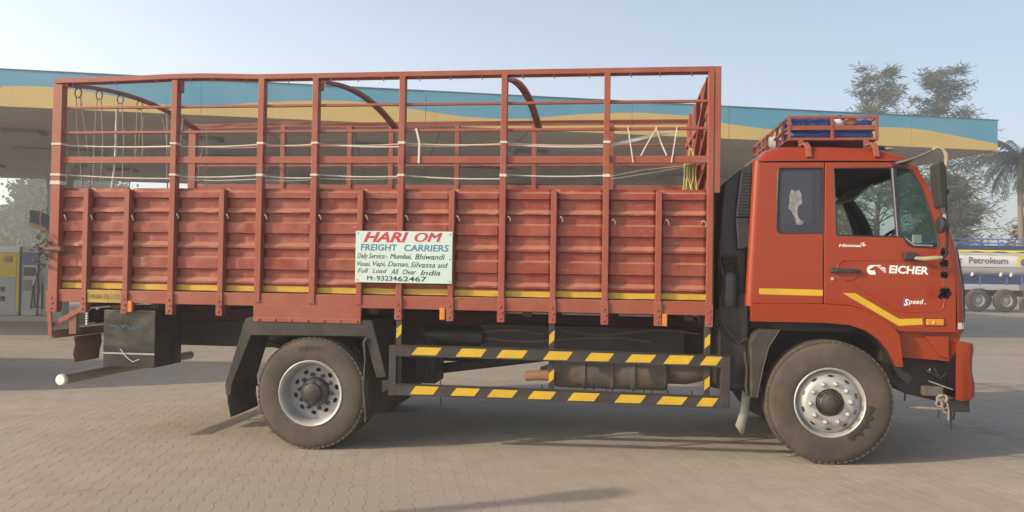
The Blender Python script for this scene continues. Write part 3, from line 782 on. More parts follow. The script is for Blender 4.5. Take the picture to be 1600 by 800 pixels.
# rear wheels
def rear_wheel(y0, outer):
    w = make_tyre(RX, y0, 0.255, 0.506, truck, 0.294)
    w.name = 'rear_wheel'
    if outer:
        rim = MB().lathe([(0.296, 0.016), (0.298, 0.002), (0.290, -0.004), (0.280, 0.002), (0.272, 0.012), (0.262, 0.035), (0.255, 0.09), (0.250, 0.15), (0.244, 0.168)], (RX, y0, TR), 72)
        rim.build('rim', 'silver', w, smooth=40)
        disc_with_slots(RX, y0 + 0.150, 0.128, 0.252, 10, 0.196, 0.025, 0.018, 'old_silver', w, 'rim_disc', y0 + 0.160)
        hub = MB().lathe([(0.130, 0.165), (0.126, 0.09), (0.112, 0.075), (0.085, 0.070), (0.080, 0.045), (0.060, 0.035), (0.0, 0.033)], (RX, y0, TR), 40)
        for k in range(8):
            a = 2 * math.pi * k / 8
            hub.lathe([(0.010, 0.075), (0.010, 0.062), (0.0, 0.060)], (RX + 0.098 * math.cos(a), y0, TR + 0.098 * math.sin(a)), 6)
        hub.build('hub', 'hub_grease', w, smooth=35)
        for k in range(10):
            a = 2 * math.pi * (k + 0.85) / 10
            MB().lathe([(0.018, 0.150), (0.018, 0.125), (0.008, 0.118), (0.0, 0.117)], (RX + 0.155 * math.cos(a), y0, TR + 0.155 * math.sin(a)), 8).build('wheel_nut', 'hub_grease', w, smooth=40)
        lt = MB()
        me_ = text_mesh('CEAT', 0.02, 0.0)
        xs = [v.co.x for v in me_.vertices]; wd = max(xs) - min(xs)
        vs = []
        for v in me_.vertices:
            ang = R(90) - (v.co.x - wd / 2) / wd * R(30) + R(2)
            r_ = 0.386 + v.co.y * 0.055
            vs.append((RX + r_ * math.cos(ang), y0 - 0.0085, TR + r_ * math.sin(ang)))
        lt.add(vs, [tuple(p.vertices) for p in me_.polygons]); lt.build('lettering', 'rubber', w)
    else:
        MB().lathe([(0.296, 0.02), (0.25, 0.06), (0.10, 0.08), (0.0, 0.08)], (RX, y0, TR), 32).build('rim', 'old_silver', w, smooth=40)
    return w
TR = 0.478
rear_wheel(-0.012, True)
rear_wheel(0.31, False)
rear_wheel(1.92, False)
w4 = make_tyre(RX, 2.235, 0.255, 0.506, truck, 0.294); w4.name = 'rear_wheel'
MB().lathe([(0.296, 0.24), (0.25, 0.12), (0.12, 0.12), (0.0, 0.2)], (RX, 2.235, TR), 32).build('rim', 'silver', w4, smooth=40)
# axles, springs
MB().lathe([(0.09, 0.2), (0.09, 0.85), (0.17, 0.95), (0.2, 1.2), (0.17, 1.45), (0.09, 1.55), (0.09, 2.2)], (RX, 0, TR), 20).build('rear_axle', 'exhaust', truck, smooth=40)
MB().box(FX - 0.06, FX + 0.06, 0.25, 2.0, 0.42, 0.52).build('front_axle', 'black_steel', truck, bevel=0.01)
for y in (0.72, 1.70):
    for cx, zc in ((RX, 0.74), (FX, 0.66)):
        sp = MB()
        for q in range(5):
            L_ = 0.75 - q * 0.11
            sp.path([(cx - L_, y, zc + 0.13 * (L_ / 0.75) ** 2 - q * 0.018), (cx - L_ / 2, y, zc + 0.03 * (L_ / 0.75) ** 2 - q * 0.018), (cx, y, zc - q * 0.018), (cx + L_ / 2, y, zc + 0.03 * (L_ / 0.75) ** 2 - q * 0.018), (cx + L_, y, zc + 0.13 * (L_ / 0.75) ** 2 - q * 0.018)], 0.08, 0.016)
        sp.build('leaf_spring', 'exhaust', truck)
# chassis
for y in (0.80, 1.62):
    MB().box(-5.0, 2.5, y - 0.035, y + 0.035, 0.80, 1.06).build('chassis_rail', 'black_steel', truck, bevel=0.008)
    MB().box(-5.1, 0.85, y - 0.05, y + 0.05, 1.065, 1.20).build('sub_frame', 'dark_red', truck, bevel=0.006)
for k in range(9):
    x = -4.9 + k * 0.7
    MB().box(x - 0.04, x + 0.04, 0.08, FY - 0.08, 1.203, 1.287).build('cross_bearer', 'dark_red', truck)
for x in (-4.3, -3.4, -1.7, -0.8, 0.3, 1.0):
    MB().box(x - 0.05, x + 0.05, 0.84, 1.58, 0.84, 1.03).build('cross_member', 'black_steel', truck)
MB().box(-1.2, 0.72, 0.60, 0.76, 0.86, 1.10).build('battery_tray', 'black_steel', truck, bevel=0.01)
MB().box(-1.88, -1.22, 1.75, 2.3, 0.60, 1.08).build('fuel_tank', 'black_steel', truck, bevel=0.03)
for k in range(3):
    MB().box(-0.9 + k * 0.5, -0.48 + k * 0.5, 0.10, 0.30, 1.228, 1.243).build('floor_strip', 'old_silver', truck)
# ribbed box behind the guard
rb = MB().box(-1.80, -1.62, 0.55, 0.95, 0.52, 0.95)
for k in range(4): rb.box(-1.80 + k * 0.05, -1.775 + k * 0.05, 0.53, 0.55, 0.53, 0.94)
rb.build('reservoir', 'black_steel', truck, bevel=0.006)
MB().bar((-2.35, 1.15, 0.50), (-0.55, 1.15, 0.76), 0.09, 0.10).build('propeller_shaft', 'black_steel', truck, bevel=0.02)
MB().tube([(-1.565, 0.55, 0.86), (-1.568, 0.55, 0.4), (-1.56, 0.55, 0.32)], 0.005, 6).build('hanging_hose', 'black_steel', truck)
# silencer
si = MB().lathe([(0.0, -0.62), (0.05, -0.62), (0.07, -0.56), (0.135, -0.46), (0.138, -0.22), (0.15, -0.215), (0.15, -0.195), (0.138, -0.19), (0.138, 0.04), (0.15, 0.045), (0.15, 0.065), (0.138, 0.07), (0.138, 0.23), (0.152, 0.235), (0.152, 0.262), (0.138, 0.267), (0.138, 0.54), (0.12, 0.56), (0.0, 0.56)], (0, 0.62, 0.655), 28, 'x')
sio = si.build('silencer', 'exhaust', truck, smooth=30)
MB().tube([(-0.74, 0.50, 0.63), (-0.62, 0.46, 0.645), (-0.48, 0.44, 0.645)], 0.048, 14).build('tail_pipe', 'rust_tip', sio, smooth=50)
MB().tube([(0.5, 0.62, 0.67), (0.72, 0.62, 0.68), (0.86, 0.62, 0.70), (1.15, 0.7, 0.78)], [0.085, 0.10, 0.085, 0.08], 14).build('exhaust_pipe', 'exhaust', sio, smooth=50)
hp = MB()
for x, dz in ((-0.6, 0.09), (-0.52, 0.12), (-0.12, 0.06), (0.0, 0.05), (0.35, 0.07), (0.42, 0.10), (0.56, 0.11), (0.78, 0.08)):
    hp.tube([(x, 0.55, 0.54), (x + random.uniform(-0.02, 0.03), 0.54, 0.52 - dz)], 0.006, 5)
hp.build('loose_wire', 'black_steel', sio)
# gearbox and engine under the cab
MB().prism([(0.95, 0.55), (1.25, 0.5), (1.6, 0.62), (2.2, 0.62), (2.45, 0.75), (2.45, 1.15), (0.95, 1.15)], 0.72, 1.72).build('engine', 'black_steel', truck, bevel=0.02)
MB().box(1.22, 2.35, 0.30, 2.0, 1.12, 1.30).build('cab_underside', 'black_plastic', truck)
# --- side guard with hazard stripes
def guard_z(t, top): return lerp(0.887, 0.871, t) if top else lerp(0.543, 0.523, t)
for top in (True, False):
    za, zb2 = guard_z(0, top), guard_z(1, top)
    gr = MB().path([(-1.86, -0.012, za), (-0.6, -0.012, lerp(za, zb2, 0.42) + 0.004), (0.96, -0.012, zb2)], 0.032, 0.094)
    gr.path([(-1.86, -0.016, za + 0.048), (-0.6, -0.016, lerp(za, zb2, 0.42) + 0.052), (0.96, -0.016, zb2 + 0.048)], 0.042, 0.006)
    gr.path([(-1.86, -0.016, za - 0.046), (-0.6, -0.016, lerp(za, zb2, 0.42) - 0.042), (0.96, -0.016, zb2 - 0.046)], 0.042, 0.006)
    go = gr.build('guard_rail', 'guard_black', truck)
    xs = [-1.575, -1.176, -0.816, -0.416, -0.06, 0.292, 0.61, 0.879] if top else [-1.589, -1.224, -0.895, -0.55, -0.19, 0.207, 0.558, 0.851]
    for k, x in enumerate(xs):
        z = lerp(za, zb2, (x + 1.86) / 2.82) + 0.001
        wdt = (0.108 if k < 7 else 0.075) + random.uniform(-0.008, 0.008); skw = 0.028; hh = 0.036 + random.uniform(-0.002, 0.002)
        MB().prism([(x - wdt - skw, z - hh), (x + wdt - skw, z - hh + 0.002), (x + wdt + skw - 0.005, z + hh), (x - wdt + skw, z + hh)], -0.0305, -0.0275).build('hazard_stripe', 'yellow', go)
ge = MB().box(-1.915, -1.85, -0.03, 0.04, 0.488, 0.932)
for z in (0.60, 0.84): ge.box(-1.917, -1.848, -0.032, 0.038, z - 0.004, z + 0.004)
ge.build('guard_end', 'guard_black', truck, bevel=0.004)
ge = MB().box(0.958, 1.036, -0.03, 0.04, 0.478, 0.914)
for z in (0.60, 0.80): ge.box(0.956, 1.038, -0.032, 0.038, z - 0.004, z + 0.004)
ge.build('guard_end', 'guard_black', truck, bevel=0.004)
for x, zs in ((-1.840, (1.055,)), (-0.476, (1.035, 0.70)), (0.848, (1.035, 0.68))):
    vp = MB().box(x - 0.026, x + 0.026, 0.012, 0.05, 0.545, 1.19).build('guard_upright', 'guard_black', truck, bevel=0.003)
    for z in zs:
        MB().prism([(x - 0.024, z - 0.066), (x + 0.022, z - 0.025), (x + 0.024, z + 0.062), (x - 0.021, z + 0.022)], 0.0075, 0.0105).build('hazard_stripe', 'yellow', vp)
# --- rear under-run gear
MB().lathe([(0.0, -0.03), (0.044, -0.03), (0.051, -0.022), (0.051, 0.01)], (-5.057, 0, 0.525), 20).build('bar_end_cap', 'white_paint', truck, smooth=40)
MB().tube([(-5.057, 0.008, 0.525), (-5.05, 2.3, 0.525)], 0.049, 18).build('underrun_bar', 'bar_brown', truck, smooth=40)
for y in (0.75, 1.65): MB().bar((-5.05, y, 0.52), (-4.98, y, 0.95), 0.05, 0.06).build('bar_bracket', 'black_steel', truck)
MB().box(-5.215, -5.165, 0.02, 2.4, 0.905, 0.985).build('tail_crossbar', 'rust', truck, bevel=0.004)
MB().path([(-5.222, 0.005, 1.345), (-5.205, 0.005, 1.15), (-5.188, 0.005, 0.93)], 0.016, 0.04, up=(1, 0, 0)).build('tail_hanger', 'body_red', truck, bevel=0.003)
MB().bar((-5.19, 0.03, 1.03), (-4.845, 0.03, 1.215), 0.012, 0.042).build('tail_brace', 'body_red', truck, bevel=0.003)
MB().box(-5.03, -4.96, 0.04, 0.09, 0.95, 1.18).build('tail_hanger', 'rust', truck)
fm = MB()
fm.grid([[(-5.10 + 0.012 * math.sin(v * 2), lerp(0.22, 0.62, u) + (0.02 if v == 3 and u in (0, 1) else 0) * (1 if u == 0 else -1), 0.91 - v * 0.083) for u in (0, 0.33, 0.66, 1)] for v in range(4)])
fm.build('tail_flap', 'mud_flap', truck, thick=0.012, smooth=40)
tl = MB().box(-5.13, -5.06, 0.33, 0.78, 1.02, 1.17).build('tail_lamp', 'screen', truck, bevel=0.006)
ed = MB()
for a, b in (((-5.055, 0.33, 1.165), (-5.055, 0.78, 1.165)), ((-5.055, 0.33, 1.025), (-5.055, 0.78, 1.025)), ((-5.055, 0.335, 1.02), (-5.055, 0.335, 1.17)), ((-5.055, 0.775, 1.02), (-5.055, 0.775, 1.17))):
    for k in range(6):
        if random.random() < 0.7:
            p = Vector(a).lerp(Vector(b), k / 6); q = Vector(a).lerp(Vector(b), (k + 0.7) / 6); ed.bar(p, q, 0.02, 0.02)
ed.build('lamp_edge', 'white_paint', tl)
for x0, x1, z0, z1 in ((-4.424, -4.377, 1.168, 1.274), (-1.472, -1.424, 1.164, 1.270), (0.463, 0.510, 1.153, 1.261)):
    ol = MB().box(x0, x1, -0.004, 0.03, z0, z1).build('marker_lamp', 'orange_lens', truck, bevel=0.006)
    MB().box(x0 - 0.003, x1 + 0.003, 0.03, 0.04, z0 - 0.003, z1 + 0.003).build('lamp_base', 'black_plastic', ol)
# tool box
tb = MB().box(-4.672, -4.160, 0.03, 0.50, 0.655, 1.185).build('tool_box', 'toolbox', truck, bevel=0.006)
MB().box(-4.675, -4.158, 0.020, 0.03, 0.775, 0.790).build('box_edge', 'old_silver', tb)
MB().box(-4.67, -4.162, 0.026, 0.031, 0.80, 1.16).build('box_lid', 'toolbox', tb, bevel=0.004)
MB().tube([(-4.49, 0.012, 0.825), (-4.44, 0.005, 0.77), (-4.40, 0.004, 0.735), (-4.36, 0.008, 0.71), (-4.30, 0.012, 0.735)], 0.004, 6).build('box_cord', 'cord_white', tb, smooth=50)
sm = MB()
for k in range(9):
    x = -4.60 + k * 0.035
    sm.bar((x, 0.0235, 1.035 + 0.012 * math.sin(k * 2.1)), (x + 0.04, 0.0235, 1.02 + 0.02 * math.cos(k * 1.7)), 0.002, 0.016)
sm.build('faded_mark', 'faded_blue', tb)
# chain bolt at the tail post
cb = MB().tube([(-5.27, -0.02, 1.745), (-5.10, -0.02, 1.747)], 0.018, 10)
cb.lathe([(0.0, -0.05), (0.018, -0.05), (0.026, -0.03), (0.026, 0.01)], (-5.095, 0.0, 1.747), 12)
cb.build('tail_bolt', 'rust', truck, smooth=40)
MB().tube([(-5.245, -0.01, 2.13), (-5.30, -0.01, 2.11), (-5.315, -0.01, 2.03), (-5.30, -0.01, 1.95), (-5.245, -0.01, 1.93)], 0.007, 6).build('tail_handle', 'rust', truck, smooth=40)
# --- signboard
sb = MB().box(-2.243, -1.363, -0.020, -0.012, 1.484, 1.944).build('signboard', 'sign_face', truck, bevel=0.002)
SX = lambda u: -2.247 + (u - 50) * 0.000726
SZ = lambda v: 1.944 - (v - 88) * 0.000700
sy = -0.0212
def W(t, a, b, v0, v1, bold, sh): return (t, SX(a), SX(b), SZ(v1), (v1 - v0) * 0.0007, bold, sh)
lettering([W('HARI', 155, 722, 105, 224, 0.036, 0.30), W('OM', 800, 1135, 103, 220, 0.026, 0.30)], 'sign_red', sy, sb)
lettering([W('FREIGHT', 122, 582, 258, 336, 0.018, 0.08), W('CARRIERS', 668, 1222, 258, 338, 0.018, 0.08)], 'sign_blue', sy, sb)
lettering([W('Daily', 84, 212, 372, 436, 0.004, 0.3), W('Service:-', 225, 462, 372, 438, 0.004, 0.3), W('Mumbai,', 495, 760, 374, 438, 0.006, 0.3), W('Bhiwandi', 805, 1180, 374, 442, 0.008, 0.3),
           W('Vasai,', 80, 245, 475, 534, 0.006, 0.25), W('Vapi,', 275, 440, 472, 532, 0.006, 0.25), W('Daman,', 468, 730, 474, 536, 0.005, 0.3), W('Silvassa', 750, 1058, 478, 544, 0.005, 0.3), W('and', 1090, 1215, 480, 546, 0.006, 0.3),
           W('Full', 90, 222, 564, 620, 0.006, 0.3), W('Load', 275, 455, 566, 622, 0.006, 0.3), W('All', 508, 605, 568, 634, 0.008, 0.3), W('Over', 655, 825, 574, 636, 0.008, 0.3), W('India', 875, 1122, 578, 642, 0.010, 0.3),
           W('M:-', 210, 318, 660, 714, 0.010, 0.0), W('93234', 330, 585, 658, 718, 0.014, 0.0), W('62467', 592, 955, 662, 722, 0.014, 0.0)], 'sign_black', sy, sb)
for x, z in ((-2.222, 1.924), (-1.384, 1.918), (-2.222, 1.505), (-1.384, 1.503), (-1.384, 1.70)):
    MB().lathe([(0.006, -0.020), (0.005, -0.024), (0.0, -0.025)], (x, 0, z), 8).build('screw', 'chain', sb)

# ------------------------------------------------------------------ cab
door_hole = [(1.869, 2.508), (2.30, 2.513), (2.44, 2.510), (2.492, 2.494), (2.566, 2.351), (2.643, 2.126), (2.703, 1.915), (2.702, 1.868), (2.682, 1.850), (2.506, 1.855), (2.462, 1.870), (2.423, 1.939), (1.905, 1.946), (1.893, 1.958)]
door_out = [(1.797, 2.560), (2.470, 2.560), (2.520, 2.535), (2.62, 2.36), (2.715, 2.13), (2.775, 1.90), (2.830, 1.66), (2.840, 1.50), (2.842, 1.155), (2.385, 1.155), (2.340, 1.190), (2.245, 1.250), (2.118, 1.328), (2.015, 1.360), (1.797, 1.372)]
rear_hole = [(1.428, 2.508), (1.775, 2.511), (1.778, 1.960), (1.452, 1.960), (1.420, 1.972), (1.407, 2.000), (1.416, 2.48)]
rear_out = [(1.262, 2.560), (1.790, 2.560), (1.790, 1.370), (1.230, 1.362), (1.215, 1.45), (1.228, 1.85)]
CABY = 2.2
quarter = plate('cab_quarter', 'cab_red', rear_out, [rear_hole], 0.0, 0.035, truck, 0.006)
MB().tube([(1.212, 0.052, 1.34), (1.218, 0.052, 1.45), (1.236, 0.052, 1.85), (1.270, 0.052, 2.575)], 0.052, 14).build('cab_corner', 'cab_red', quarter, smooth=60)
plate('window_glass', 'tinted', rear_hole, (), 0.012, 0.018, quarter)
plate('reflection_pane', 'reflection_tint', [(1.445, 2.470), (1.69, 2.474), (1.705, 2.45), (1.705, 2.06), (1.68, 2.035), (1.445, 2.035)], (), 0.0095, 0.011, quarter)  # lighter rectangle standing in for a reflection in the glass
rs_ = random.Random(44)
refl_out = [(1.514, 2.29), (1.525, 2.335), (1.56, 2.322), (1.60, 2.332), (1.612, 2.29), (1.610, 2.21), (1.585, 2.185), (1.575, 2.12), (1.60, 2.075), (1.635, 2.062), (1.615, 2.035), (1.57, 2.038), (1.55, 2.09), (1.535, 2.15), (1.505, 2.165), (1.515, 2.22)]
plate('painted_reflection', 'reflection_paint', [(x + rs_.uniform(-0.006, 0.006), z + rs_.uniform(-0.006, 0.006)) for x, z in refl_out], (), 0.0065, 0.008, quarter)  # ragged pale patch that paints a reflection onto the glass
sealm = MB().tube([(x, 0.002, z) for x, z in rear_hole], 0.007, 6, closed=True); sealm.build('window_seal', 'black_plastic', quarter, smooth=50)
door = plate('cab_door', 'cab_red', door_out, [door_hole], 0.0, 0.035, truck, 0.006)
MB().tube([(x, 0.004, z) for x, z in door_hole], 0.008, 6, closed=True).build('window_seal', 'black_plastic', door, smooth=50)
dv = MB().path([(2.345, 0.012, 2.515), (2.392, 0.012, 1.935)], 0.02, 0.044, up=(1, 0, 0))
dv.build('window_divider', 'black_plastic', door, bevel=0.003)
MB().path([(2.332, 0.006, 2.51), (2.379, 0.006, 1.94)], 0.018, 0.010, up=(1, 0, 0)).build('divider_strip', 'old_silver', door)
plate('quarter_glass', 'clear_glass', [(2.375, 2.505), (2.44, 2.505), (2.488, 2.490), (2.560, 2.351), (2.637, 2.126), (2.697, 1.915), (2.697, 1.868), (2.68, 1.853), (2.506, 1.858), (2.465, 1.873), (2.425, 1.939), (2.412, 1.95)], (), 0.016, 0.021, door)
MB().tube([(2.435, 0.012, 1.935), (2.516, 0.012, 1.872), (2.66, 0.012, 1.868)], 0.006, 6).build('glass_edge', 'silver', door)
# pressed outlines in the door skin
def ridge(pts, r, m, name, parent, y=0.001): return MB().tube([(x, y, z) for x, z in pts], r, 8).build(name, m, parent, smooth=60)
ridge([(1.925, 1.738), (2.30, 1.741), (2.66, 1.738), (2.705, 1.72), (2.738, 1.65), (2.752, 1.42), (2.742, 1.36), (2.715, 1.328), (2.40, 1.316), (2.36, 1.330), (2.02, 1.545)], 0.006, 'cab_red', 'door_crease', door, 0.002)
cup = [(1.925, 1.735)] + [(1.99 + 0.075 * math.cos(t), 1.66 + 0.078 * math.sin(t)) for t in [math.pi * (0.9 - 0.1 * k) for k in range(19)]]
pan = MB()
cen = (1.99, 1.655)
ringo = [(1.985 + 0.088 * math.cos(2 * math.pi * k / 28), 1.655 + 0.088 * math.sin(2 * math.pi * k / 28)) for k in range(28)]
pan.tube([(x, 0.0015, z) for x, z in ringo[8:17]], 0.004, 6); pan.tube([(x, 0.0005, z) for x, z in ringo[20:27]], 0.005, 6)
pan.build('handle_cup_rim', 'cab_red', door, smooth=60)
dish = MB().lathe([(0.082, -0.001), (0.06, 0.004), (0.0, 0.006)], (1.985, -0.002, 1.655), 28); dish.build('handle_cup', 'cab_red', door, smooth=60)
hd = MB().path([(1.850, -0.020, 1.654), (1.90, -0.030, 1.655), (2.02, -0.032, 1.651), (2.078, -0.022, 1.648)], 0.022, 0.030)
hd.box(1.845, 1.895, -0.022, 0.004, 1.632, 1.676)
hd.box(2.05, 2.08, -0.022, 0.004, 1.634, 1.662)
hd.build('door_handle', 'black_plastic', door, bevel=0.005)
MB().lathe([(0.014, 0.0), (0.013, -0.007), (0.0, -0.008)], (1.862, 0, 1.582), 14).build('door_lock', 'silver', door, smooth=40)
# decals
eb = MB()
LX = lambda u: 2.141 + (u - 140) * 0.000361
LZ = lambda v: 1.702 - (v - 135) * 0.000372
def deco(pts): eb.add([(LX(u), -0.0016, LZ(v)) for u, v in pts], [tuple(range(len(pts)))])
arc_o = [(235 + 105 * math.cos(t), 243 - 108 * math.sin(t)) for t in [math.pi * (0.5 + 0.1 * k) for k in range(11)]]
deco([(450, 142), (400, 158), (300, 160), (255, 185), (205, 225), (188, 245)] + [arc_o[k] for k in (5, 4, 3, 2, 1)] + [(235, 135), (420, 133)])
deco([(188, 245), (240, 262), (300, 250), (318, 300), (335, 346)] + [(235, 351)] + [arc_o[k] for k in (9, 8, 7, 6, 5)])
for a, b, w_ in (((350, 165), (530, 190), 16), ((395, 198), (545, 218), 16), ((425, 228), (548, 246), 15), ((455, 256), (548, 272), 14), ((490, 284), (548, 298), 11)):
    deco([(a[0], a[1]), (b[0], b[1] - w_ / 2), (b[0], b[1] + w_ / 2), (a[0] + 25, a[1] + w_)])
eb.build('horse_emblem', 'decal_white', door)
lettering([('EICHER', 2.312, 2.622, 1.640, 0.060, 0.034, 0.12, -0.028)], 'decal_white', -0.0016, door)
lettering([('Himmat', 1.912, 2.095, 1.851, 0.024, 0.02, 0.25, 0.0), ('+', 2.095, 2.128, 1.85, 0.034, 0.03, 0.0)], 'decal_white', -0.0016, door)
MB().add([(2.085, -0.0016, 1.883), (2.118, -0.0016, 1.893), (2.119, -0.0016, 1.890), (2.092, -0.0016, 1.877)], [(0, 1, 2, 3)]).build('script_flourish', 'decal_white', door)
lettering([('peed', 2.468, 2.585, 1.386, 0.040, 0.014, 0.2), ('.', 2.592, 2.604, 1.386, 0.03, 0.02, 0)], 'decal_white', -0.0016, door)
lettering([('S', 2.432, 2.470, 1.372, 0.052, 0.03, 0.3)], 'decal_white', -0.0022, door)
MB().add([(2.422, -0.0012, 1.428), (2.455, -0.0012, 1.432), (2.436, -0.0012, 1.405), (2.447, -0.0012, 1.384), (2.440, -0.0012, 1.364), (2.420, -0.0012, 1.362), (2.428, -0.0012, 1.38), (2.424, -0.0012, 1.40)], [tuple(range(8))]).build('blue_emblem', 'blue_mark', door)
st = MB().add([(x, -0.0014, z) for x, z in ((1.943, 1.466), (2.045, 1.466), (2.396, 1.259), (2.577, 1.268), (2.580, 1.217), (2.392, 1.203))], [(0, 1, 2, 5), (2, 3, 4, 5)])
st.build('door_stripe', 'yellow', door)
MB().add([(x, -0.0014, z) for x, z in ((1.269, 1.443), (1.788, 1.438), (1.788, 1.489), (1.269, 1.493))], [(0, 1, 2, 3)]).build('side_stripe', 'yellow', quarter)
il = MB().box(2.604, 2.745, -0.016, 0.002, 1.212, 1.266).build('side_indicator', 'orange_lens', door, bevel=0.008)
MB().box(2.598, 2.752, -0.004, 0.0, 1.206, 1.272).build('indicator_base', 'black_plastic', il)
MB().lathe([(0.014, -0.018), (0.01, -0.022), (0.0, -0.023)], (2.662, 0, 1.236), 12).build('bulb', 'yellow', il)
# wheel arch flare
fl_up = [(1.204, 1.358), (1.345, 1.366), (1.836, 1.370), (2.015, 1.357), (2.118, 1.326), (2.245, 1.248), (2.345, 1.186), (2.385, 1.125), (2.415, 0.870)]
fl_low = [(2.362, 0.868), (2.297, 0.998), (2.221, 1.090), (2.119, 1.160), (1.991, 1.203), (1.773, 1.217), (1.345, 1.215), (1.204, 1.215)]
fr_ = plate('wheel_arch', 'cab_red', fl_up + fl_low, (), -0.045, 0.06, truck, 0.022)
inn = MB(); inn.grid([[(x, 0.0, z + 0.004), (x, 0.38, z + 0.004)] for x, z in fl_low]); inn.build('arch_liner', 'black_plastic', fr_, thick=0.006)
# lower valance and bumper
plate('valance', 'cab_red', [(2.385, 1.158), (2.905, 1.152), (2.87, 1.0), (2.812, 0.915), (2.461, 0.936), (2.405, 0.95)], (), 0.055, 0.075, truck, 0.004)
MB().prism([(2.60, 1.13), (2.805, 1.13), (2.808, 0.935), (2.74, 0.95), (2.67, 1.04)], 0.035, 0.056).build('valance_step', 'cab_red', truck, bevel=0.01)
bp_ = [(2.837, 1.085), (2.93, 1.083), (2.985, 1.070), (2.992, 1.02), (2.979, 0.93), (2.980, 0.836), (3.000, 0.737), (2.999, 0.638), (2.975, 0.612), (2.93, 0.600), (2.836, 0.612)]
rows = []
for (dy, dx) in ((0.0, -0.05), (0.012, -0.018), (0.04, 0.0), (0.3, 0.0), (1.1, 0.03), (1.9, 0.0), (2.16, 0.0), (2.188, -0.018), (2.2, -0.05)):
    rows.append([(x + (dx if x > 2.9 else 0), dy - 0.01, z) for x, z in bp_])
bm_ = MB().grid(rows); n_ = len(bp_)
bm_.f += [tuple(range(n_)), tuple(range(8 * n_, 9 * n_)), ]
bm_.build('bumper', 'cab_red', truck, smooth=40)
# cab front: loft of rows with rounded corners
FZ = [(1.147, 2.914), (1.165, 2.925), (1.244, 2.932), (1.5, 2.926), (1.8, 2.880), (1.86, 2.866), (2.0, 2.828), (2.117, 2.784), (2.248, 2.724), (2.461, 2.580), (2.52, 2.542), (2.575, 2.503)]
VCOL = [(-0.082, 0.004), (-0.055, 0.007), (-0.028, 0.022), (-0.009, 0.055), (0.0, 0.10), (0.006, 0.15), (0.03, 0.6), (0.045, 1.1)]
cols = VCOL + [(dx, CABY - y) for dx, y in reversed(VCOL[:-1])]
rows = [[(x + dx, y, z) for dx, y in cols] for z, x in FZ]
fm_ = MB(); n = len(cols)
fm_.v = [p for r in rows for p in r]
for i in range(len(rows) - 1):
    for k in range(n - 1):
        if 5 <= i <= 9 and 5 <= k <= n - 7: continue
        fm_.f.append((i * n + k, i * n + k + 1, (i + 1) * n + k + 1, (i + 1) * n + k))
front = fm_.build('cab_front', 'cab_red', truck, smooth=50)
for s_ in (0, 1):
    tr_ = [[(x - 0.022, (y + 0.024) if s_ == 0 else (y - 0.024), z) for x, y, z in (r[1:6] if s_ == 0 else r[n - 6:n - 1])] for r in rows[4:12]]
    MB().grid(tr_).build('pillar_trim', 'interior', front, thick=0.006)
MB().grid([[(x - 0.03, y, z - 0.01) for x, y, z in r[5:n - 5]] for r in rows[10:12]]).build('header_trim', 'interior', front, thick=0.006)
wsm = MB(); wsm.grid([r[5:n - 5] for r in rows[5:11]]); wsm.build('windscreen', 'windscreen', front, smooth=60)
loop = [rows[i][5] for i in range(5, 11)] + [rows[10][k] for k in range(6, n - 5)] + [rows[i][n - 6] for i in range(9, 4, -1)] + [rows[5][k] for k in range(n - 7, 5, -1)]
MB().tube([(x + 0.004, y, z) for x, y, z in loop], 0.016, 6, closed=True).build('windscreen_seal', 'black_plastic', front, smooth=50)
MB().path([(2.924, 0.085, 1.16), (2.938, 0.085, 1.3), (2.934, 0.085, 1.5), (2.905, 0.085, 1.7), (2.874, 0.085, 1.86)], 0.012, 0.012, up=(0, 1, 0)).build('grille_edge', 'black_plastic', front)
for s_ in (0, 1):
    y = 0.012 if s_ == 0 else CABY - 0.012
    wsp = MB()
    pts = [(2.848, 0.001), (2.885, 0.016), (2.915, 0.05)]
    wsp.grid([[(x + 0.006, (y_ - 0.003) if s_ == 0 else CABY - y_ + 0.003, z) for x, y_ in pts] for z in (1.186, 1.238)])
    wsp.build('white_marker', 'decal_white', front)
MB().box(2.75, 2.90, 0.12, CABY - 0.12, 1.04, 1.15).build('front_panel_base', 'black_plastic', truck)
# roof
HU = [(1.262, 0.0), (1.275, 0.045), (1.325, 0.105), (1.40, 0.134), (1.489, 0.148), (1.8, 0.148), (2.216, 0.130), (2.325, 0.098), (2.40, 0.075), (2.455, 0.045), (2.49, 0.012), (2.505, -0.004)]
GV = [(0.0, 0.0), (0.004, 0.22), (0.02, 0.5), (0.05, 0.72), (0.11, 0.90), (0.22, 1.0), (0.6, 1.06), (1.1, 1.08)]
gcols = GV + [(CABY - y, g_) for y, g_ in reversed(GV[:-1])]
rows = [[(x, y, 2.572 + h * g_) for y, g_ in gcols] for x, h in HU]
rf = MB().grid(rows).build('cab_roof', 'cab_red', truck, smooth=60)
MB().path([(1.25, -0.004, 2.572), (1.8, -0.004, 2.576), (2.47, -0.004, 2.572)], 0.018, 0.012).build('roof_gutter', 'cab_red', rf, bevel=0.003)
MB().box(1.255, 2.49, 0.03, CABY - 0.03, 2.545, 2.568).build('roof_lining', 'interior', rf)
